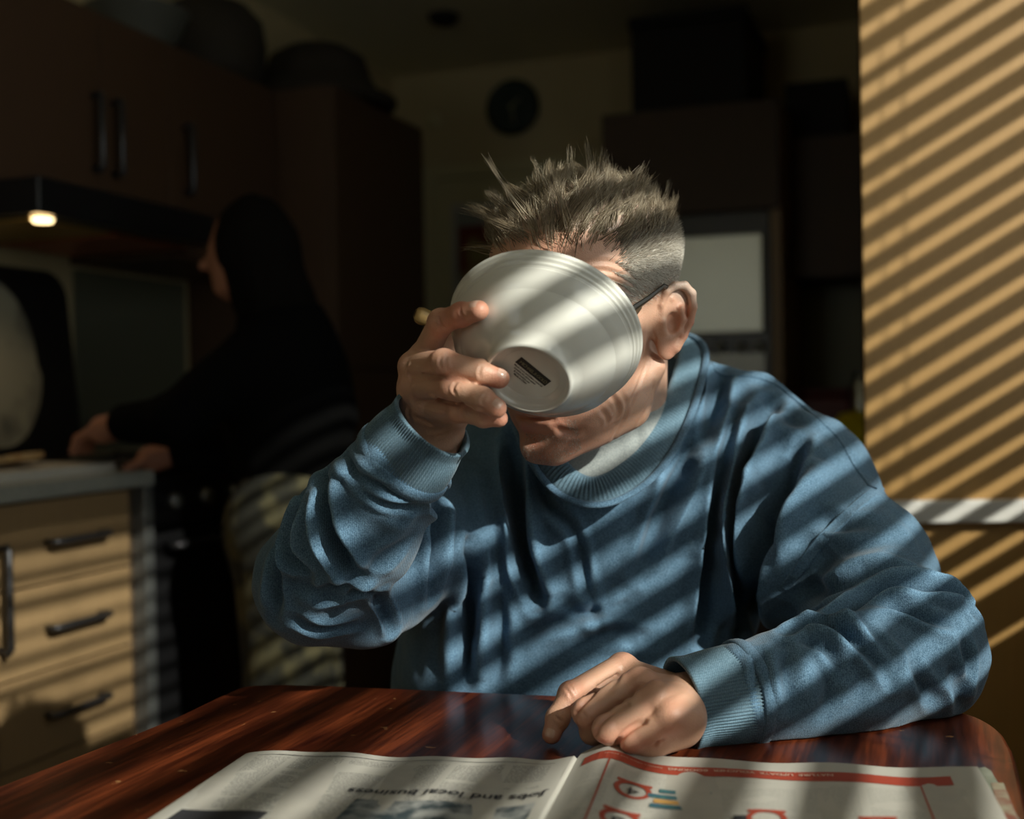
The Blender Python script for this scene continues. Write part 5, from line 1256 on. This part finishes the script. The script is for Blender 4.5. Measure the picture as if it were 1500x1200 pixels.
# ================================================================ woman at the cooker
WZ = 2.46
G = Sdf(); 
hd_c = P(364, 366, WZ-0.02); nk = P(390, 439, WZ); sh_c = P(422, 514, WZ); ch_c = P(424, 604, WZ); wa_c = P(432, 704, WZ+0.02); hp_c = P(430, 784, WZ+0.02)
M_wskin = mat('shaded_skin', (0.36, 0.16, 0.10), 0.6); M_wtop = mat('black_jersey', (0.004, 0.004, 0.004), 1.0, spec=0.05); M_whair = mat('dark_hair', (0.005, 0.004, 0.003), 0.9, spec=0.1)  # woman's skin tone darkened to stand in for the dim light on her
M_skirt = mat('leafy_trousers', (0.016, 0.016, 0.010), 0.95, color2=(0.085, 0.075, 0.035), scale=16, detail=3, contrast=(0.45, 0.6))
sdl = P(364, 534, WZ-0.10); sdr = P(440, 522, WZ+0.10); el1 = P(260, 614, WZ-0.16); wr1 = P(184, 620, WZ-0.10); el2 = P(342, 654, WZ+0.05); wr2 = P(264, 662, WZ+0.02)
G.ell(hd_c, [0.078, 0.072, 0.105], None, 0.02); G.cap(hd_c-EZ*0.02-RT*0.035, hd_c-EZ*0.075-RT*0.045, 0.045, 0.03, 0.03); G.cap(hd_c-RT*0.075-EZ*0.015, hd_c-RT*0.095-EZ*0.035, 0.010, 0.012, 0.01)
G.cap(hd_c-EZ*0.06, nk, 0.05, 0.05, 0.02); G.cap(nk, ch_c, 0.055, 0.10, 0.03); G.cap(ch_c, hp_c, 0.10, 0.12, 0.03)
G.cap(sdl, el1, 0.04, 0.034, 0.02); G.cap(el1, wr1, 0.033, 0.024, 0.01); G.cap(sdr, el2, 0.04, 0.034, 0.02); G.cap(el2, wr2, 0.033, 0.024, 0.01); G.cap(sdl, sdr, 0.05, 0.05, 0.03)
for wr, el in ((wr1, el1), (wr2, el2)):
    dd_ = wr-el; dd_ /= np.linalg.norm(dd_); up_ = np.array([0, 0, 1.0]); sd_ = np.cross(dd_, up_); sd_ /= np.linalg.norm(sd_)
    G.cap(wr, wr+dd_*0.06-up_*0.01, 0.024, 0.030, 0.01)
    for i in range(4):
        b0_ = wr+dd_*0.075+sd_*(0.024-0.016*i)-up_*0.012; b1_ = b0_+dd_*0.035-up_*0.012; G.cap(b0_, b1_, 0.010, 0.009, 0.003); G.cap(b1_, b1_+dd_*0.015-up_*0.028, 0.009, 0.008, 0.003)
    G.cap(wr+dd_*0.03+sd_*0.02, wr+dd_*0.07+sd_*0.035-up_*0.03, 0.012, 0.010, 0.005)
feet = []
for s in (-1, 1):
    hh = hp_c+np.array([0, s*0.07, 0]); ft = np.array([hh[0]+0.03, hh[1]+s*0.02, 0.09]); kn = (hh+ft)/2-RT*0.02
    G.cap(hh, kn, 0.085, 0.055, 0.03); G.cap(kn, ft, 0.055, 0.04, 0.02); G.cap(ft, ft-RT*0.12-EZ*0.05, 0.035, 0.030, 0.02); feet.append((hh, kn, ft))
wom = root('person', [hp_c[0], hp_c[1], 0], 'dark-haired woman in a black top leaning over the cooker in the gloom', 'person')
Vg, Qg = G.polygonize(0.006); mesh('body', Vg, flip_if(Vg, Qg), M_wskin, wom)
G = Sdf(); G.ell(P(424, 559, WZ), [0.125, 0.17, 0.16], None, 0.04); G.cap(P(412, 494, WZ), P(428, 614, WZ), 0.085, 0.12, 0.05); G.cap(P(428, 614, WZ), P(428, 756, WZ+0.02), 0.125, 0.118, 0.05)
G.cap(nk+EZ*(-0.01), P(417, 484, WZ), 0.06, 0.09, 0.03)
for a_, b_, c_ in ((sdl, el1, wr1), (sdr, el2, wr2)): G.cap(a_, b_, 0.068, 0.055, 0.04); G.cap(b_, c_, 0.054, 0.038, 0.02)
Vg, Qg = G.polygonize(0.007); Vg = Vg+vnormals(Vg, Qg)*(0.004*vnoise(Vg, 18))[:, None]; mesh('black_top', Vg, flip_if(Vg, Qg), M_wtop, wom)
G = Sdf()
for hh, kn, ft in feet: G.cap(hh, kn, 0.115, 0.085, 0.05); G.cap(kn, ft+EZ*0.04, 0.085, 0.07, 0.03)
G.cap(hp_c+np.array([0, -0.06, 0.03]), hp_c+np.array([0, 0.06, 0.03]), 0.130, 0.130, 0.04)
Vg, Qg = G.polygonize(0.008); mesh('patterned_trousers', Vg, flip_if(Vg, Qg), M_skirt, wom)
for hh, kn, ft in feet:
    G = Sdf(); G.cap(ft-EZ*0.02, ft-EZ*0.04, 0.045, 0.045, 0.01); G.cap(ft-EZ*0.045, ft-RT*0.15-EZ*0.055, 0.042, 0.035, 0.02); Vg, Qg = G.polygonize(0.006); Vg[:, 2] = np.maximum(Vg[:, 2], 0.001); mesh('shoe', Vg, flip_if(Vg, Qg), M_blackmatt, wom)
G = Sdf(); G.ell(hd_c+RT*0.014+EZ*0.008, [0.085, 0.088, 0.108], None, 0.02)
G.chain([hd_c+RT*0.03-EZ*0.02, hd_c+RT*0.045-EZ*0.09, P(424, 484, WZ+0.0), P(444, 559, WZ+0.0)], [0.08, 0.078, 0.07, 0.045], 0.03)
Vg, Qg = G.polygonize(0.006); Vg = Vg+vnormals(Vg, Qg)*(0.004*vnoise(Vg*np.array([1, 1, 0.2]), 70))[:, None]; mesh('long_hair', Vg, flip_if(Vg, Qg), M_whair, wom)

# ================================================================ newspaper
def paper_mat(name, dark=0.25, sc=(26, 300), base=(0.47, 0.455, 0.41)):
    m = mat(name, base, 0.75, spec=0.25); nt = m.node_tree; n = nt.nodes; l = nt.links; b = n['Principled BSDF']
    uv = n.new('ShaderNodeTexCoord'); mp = n.new('ShaderNodeMapping'); mp.inputs['Scale'].default_value = (1, 1, 1); l.new(uv.outputs['UV'], mp.inputs[0])
    sx = n.new('ShaderNodeSeparateXYZ'); l.new(mp.outputs[0], sx.inputs[0])
    def math_(op, a, b_=None, c=None):
        q = n.new('ShaderNodeMath'); q.operation = op
        for i, v in enumerate((a, b_, c)):
            if v is None: continue
            if isinstance(v, (int, float)): q.inputs[i].default_value = v
            else: l.new(v, q.inputs[i])
        return q.outputs[0]
    # UV in metres: lines of print 3 mm apart in columns 45 mm wide
    ln = math_('SINE', math_('MULTIPLY', sx.outputs[1], 2*PI/0.0034)); ln = math_('GREATER_THAN', ln, 0.0)
    cx = math_('MULTIPLY', math_('FRACT', math_('DIVIDE', sx.outputs[0], 0.045)), 1.0); cm = math_('MULTIPLY', math_('GREATER_THAN', cx, 0.07), math_('LESS_THAN', cx, 0.93))
    m2 = n.new('ShaderNodeMapping'); m2.inputs['Scale'].default_value = (700, 290, 1); l.new(uv.outputs['UV'], m2.inputs[0])
    wn_ = n.new('ShaderNodeTexNoise'); wn_.inputs['Scale'].default_value = 1; wn_.inputs['Detail'].default_value = 2; l.new(m2.outputs[0], wn_.inputs['Vector'])
    wd = math_('GREATER_THAN', wn_.outputs['Fac'], 0.46)
    m3 = n.new('ShaderNodeMapping'); m3.inputs['Scale'].default_value = (10, 40, 1); l.new(uv.outputs['UV'], m3.inputs[0])
    bn = n.new('ShaderNodeTexNoise'); bn.inputs['Scale'].default_value = 1; bn.inputs['Detail'].default_value = 1; l.new(m3.outputs[0], bn.inputs['Vector']); bk_ = math_('GREATER_THAN', bn.outputs['Fac'], 0.42)
    at = n.new('ShaderNodeAttribute'); at.attribute_name = 'printed'
    f = math_('MULTIPLY', math_('MULTIPLY', ln, cm), math_('MULTIPLY', wd, bk_)); f = math_('MULTIPLY', math_('MULTIPLY', f, at.outputs['Fac']), dark)
    mx = n.new('ShaderNodeMix'); mx.data_type = 'RGBA'; l.new(f, mx.inputs[0]); mx.inputs[6].default_value = (*base, 1); mx.inputs[7].default_value = (0.08, 0.08, 0.08, 1)
    l.new(mx.outputs[2], b.inputs['Base Color']); return m
M_newsL = paper_mat('newsprint_left', 0.62); M_newsR = paper_mat('newsprint_right', 0.28); M_plainpaper = mat('newsprint_plain', (0.45, 0.43, 0.38), 0.8, color2=(0.4, 0.38, 0.34), scale=30)
M_ink = mat('black_ink', (0.03, 0.03, 0.035), 0.7); M_red = mat('red_ink', (0.36, 0.052, 0.026), 0.65); M_pale = mat('pale_ink', (0.60, 0.42, 0.33), 0.7); M_blue = mat('blue_ink', (0.03, 0.09, 0.15), 0.7, color2=(0.05, 0.16, 0.14), scale=300); M_yel = mat('ochre_ink', (0.50, 0.28, 0.08), 0.7)
M_photo = mat('grey_photo_print', (0.04, 0.06, 0.07), 0.7, color2=(0.36, 0.37, 0.36), scale=45, detail=4, contrast=(0.42, 0.6))
nA = T(365, 1103, 0.002); nB = T(1432, 1124, 0.002); nax = nB-nA; NW = np.linalg.norm(nax); nax /= NW; nay = -(E2*0.9+np.array([0, 0.25, 0])); nay -= nax*np.dot(nay, nax)*0.35; nay /= np.linalg.norm(nay)
SP = 0.4700*NW
def newsz(s, t):
    if s < SP:
        z = 0.0022+0.010*math.exp(-((SP-s)/0.020)**2)*0.6+0.0012*math.sin(s*38+t*9)+0.0008*math.sin(s*90-t*30)
    else:
        q = s-SP; z = 0.0022+0.0095*math.exp(-((q-0.026)/0.022)**2)+0.0022*math.exp(-((q-0.10)/0.05)**2)+0.0010*math.sin(q*40+t*12)+0.0007*math.sin(q*70-t*25)
    return TABLE_Z+z
def news(s, t, lift=0.0):
    """s across the spread (m), t from the far edge towards the camera (m)"""
    q = s-SP; ed = 0.004*math.sin(s*22)*(1 if s < SP else 0.5)+(0.010*math.exp(-((q-0.03)/0.05)**2) if s > SP else -0.006*math.exp(-(q/0.04)**2))
    p = nA+nax*s+nay*(t-ed); p = p.copy(); p[2] = newsz(s, t)+lift; return p
np_ = root('newspaper', news(SP, 0.15), 'open newspaper spread upside down on the table in front of the man', 'newspaper')
def page(name, s0, s1, m, lift, t1=0.37, mt=0.016):
    nx, ny = 150, 60; Vv = []; uv_ = []; pr_ = []
    for j in range(ny+1):
        for i in range(nx+1):
            s = s0+(s1-s0)*i/nx; t = t1*j/ny; Vv.append(news(s, t, lift)); uv_.append((s, t)); pr_.append(1.0 if (s-s0 > 0.012 and s1-s > 0.018 and t > mt) else 0.0)
    Fc = [(j*(nx+1)+i, j*(nx+1)+i+1, (j+1)*(nx+1)+i+1, (j+1)*(nx+1)+i) for j in range(ny) for i in range(nx)]
    o = mesh(name, Vv, Fc, m, np_)
    ul = o.data.uv_layers.new(name='UVMap')
    for lp_ in o.data.loops: ul.data[lp_.index].uv = uv_[lp_.vertex_index]
    a = o.data.attributes.new('printed', 'FLOAT', 'POINT'); a.data.foreach_set('value', np.array(pr_, np.float32)); return o
page('page', 0, SP, M_newsL, 0.0, mt=0.014); page('page', SP, NW, M_newsR, 0.0, mt=0.050)
for k_ in range(3):    # the sheets beneath, slightly out of line
    nx, ny = 40, 2; 
    for (s0, s1) in ((-0.003+0.001*k_, SP-0.004), (SP+0.004, NW+0.003*k_)):
        Vv = [news(s0+(s1-s0)*i/nx, (-0.001+0.0012*k_)+0.37*j/ny, -0.0006*(k_+1)) for j in range(ny+1) for i in range(nx+1)]
        Fc = [(j*(nx+1)+i, j*(nx+1)+i+1, (j+1)*(nx+1)+i+1, (j+1)*(nx+1)+i) for j in range(ny) for i in range(nx)]; mesh('under_page', Vv, Fc, M_plainpaper, np_)
def decal(name, pts, m, lift=0.0004):
    """flat print: polygon strip over the page, pts = (s0, s1, t0, t1)"""
    s0, s1, t0, t1 = pts; return rectf(name, s0, s1, t0, t1, lambda s, t: news(s, t, lift), m, np_, max(2, int((s1-s0)/0.006)), max(2, int((t1-t0)/0.006)))
def st_of(px, py):
    p = T(px, py, 0.003); d = p-nA; M2 = np.array([[nax[0], nay[0]], [nax[1], nay[1]]]); return np.linalg.solve(M2, d[:2])
# headline, read from the man's side
a0 = st_of(810, 1166); a1 = st_of(499, 1166); hw = a0[0]-a1[0]
tm = text_mesh('headline', 'Jobs and local business', lambda x, y: (0, 0, 0), M_ink, np_, 1.0, 0.01)
bpy.data.objects.remove(tm)
def flipped_text(name, s, s_right, t_base, width, m, size_guess=1.0, bold=0.0):
    cu = bpy.data.curves.new('measure', 'FONT'); cu.body = s; to = bpy.data.objects.new('measure', cu); COL.objects.link(to); bpy.context.view_layer.update(); w = to.dimensions.x; bpy.data.objects.remove(to)
    k_ = width/w; return text_mesh(name, s, lambda x, y: news(s_right-x*k_, t_base+y*k_, 0.0011), m, np_, 1.0, bold)
flipped_text('headline', 'Jobs and local business', a0[0]-0.004, a0[1]-0.005, hw-0.004, M_ink, bold=0.012)
ph = st_of(790, 1185); ph0 = st_of(440, 1190)
decal('photo', (ph0[0]+0.03, SP-0.012, a0[1]+0.016, 0.33), M_photo)
decal('photo', (0.012, 0.075, 0.138, 0.22), M_ink)
decal('rule', (0.012, SP-0.015, 0.0115, 0.0122), M_ink)
flipped_text('page_line', 'Property of the week  Local notices', 0.085, 0.0125, 0.055, M_ink)
# right page: red header band, rules and badges
decal('header_band', (SP+0.008, NW-0.024, 0.0235, 0.0435), M_red)
flipped_text('header_lettering', 'NATURE  UPDATE  VOUCHER  BOOKING', SP+0.200, 0.0300, 0.125, M_pale, bold=0.015)
flipped_text('header_lettering', 'Readers offers and events', SP+0.070, 0.0310, 0.045, M_pale)
decal('rule', (SP+0.0295, SP+0.0308, 0.030, 0.33), M_red, 0.0006); decal('rule', (NW-0.0488, NW-0.0475, 0.030, 0.33), M_red, 0.0006)
def badge(px, py, w=0.028, h=0.032, letter='A'):
    s, t = st_of(px, py)
    Vv = []; n_ = 36
    for rr in (1.0, 0.72):
        for i in range(n_): a = 2*PI*i/n_; Vv.append(news(s+w/2*rr*math.cos(a), t+h/2*rr*math.sin(a), 0.0006))
    mesh('badge', Vv, [(i, (i+1) % n_, n_+(i+1) % n_, n_+i) for i in range(n_)], M_red, np_, False)
    flipped_text('badge_lettering', letter, s+0.005, t-0.003, 0.009, M_ink)
    decal('badge_bar', (s-0.013, s+0.013, t-0.016, t-0.011), M_red, 0.0007)
badge(925, 1171, letter='4'); badge(1123, 1203, letter='1'); badge(1288, 1206, letter='2'); badge(905, 1214, letter='3')
s, t = st_of(1000, 1170)
decal('label_box', (s-0.018, s+0.020, t-0.010, t-0.002), M_blue, 0.0006); decal('label_box', (s-0.026, s+0.008, t+0.002, t+0.010), M_blue, 0.0006); decal('label_box', (s-0.020, s+0.012, t+0.012, t+0.020), M_yel, 0.0006); decal('label_box', (s-0.022, s+0.012, t+0.022, t+0.030), M_blue, 0.0006)
# second paper under the right edge
q0 = T(1440, 1136, 0.0015); 
ex = root('folded_leaflet', T(1470, 1170, 0.0), 'greyish folded leaflet sticking out beyond the newspaper at the table edge', 'leaflet')
lv = [T(1418, 1130, 0.0), T(1443, 1126, 0.0), T(1452, 1132, 0.0), T(1500, 1215, 0.0), T(1455, 1225, 0.0)]
n_ = len(lv); Vv = [np.array([p[0], p[1], TABLE_Z+z]) for z in (0.0003, 0.0012) for p in lv]
mesh('sheet', Vv, [tuple(range(n_))[::-1], tuple(range(n_, 2*n_))]+[(i, (i+1) % n_, n_+(i+1) % n_, n_+i) for i in range(n_)], mat('leaflet_paper', (0.32, 0.33, 0.27), 0.7, color2=(0.20, 0.22, 0.17), scale=25), ex, False)
lv2 = [T(1452, 1150, 0.0), T(1470, 1150, 0.0), T(1492, 1205, 0.0), T(1468, 1210, 0.0)]
mesh('photo', [np.array([p[0], p[1], TABLE_Z+0.0015]) for p in lv2], [(0, 1, 2, 3)], mat('leaflet_photo', (0.20, 0.06, 0.04), 0.7, color2=(0.3, 0.28, 0.2), scale=60), ex, False)
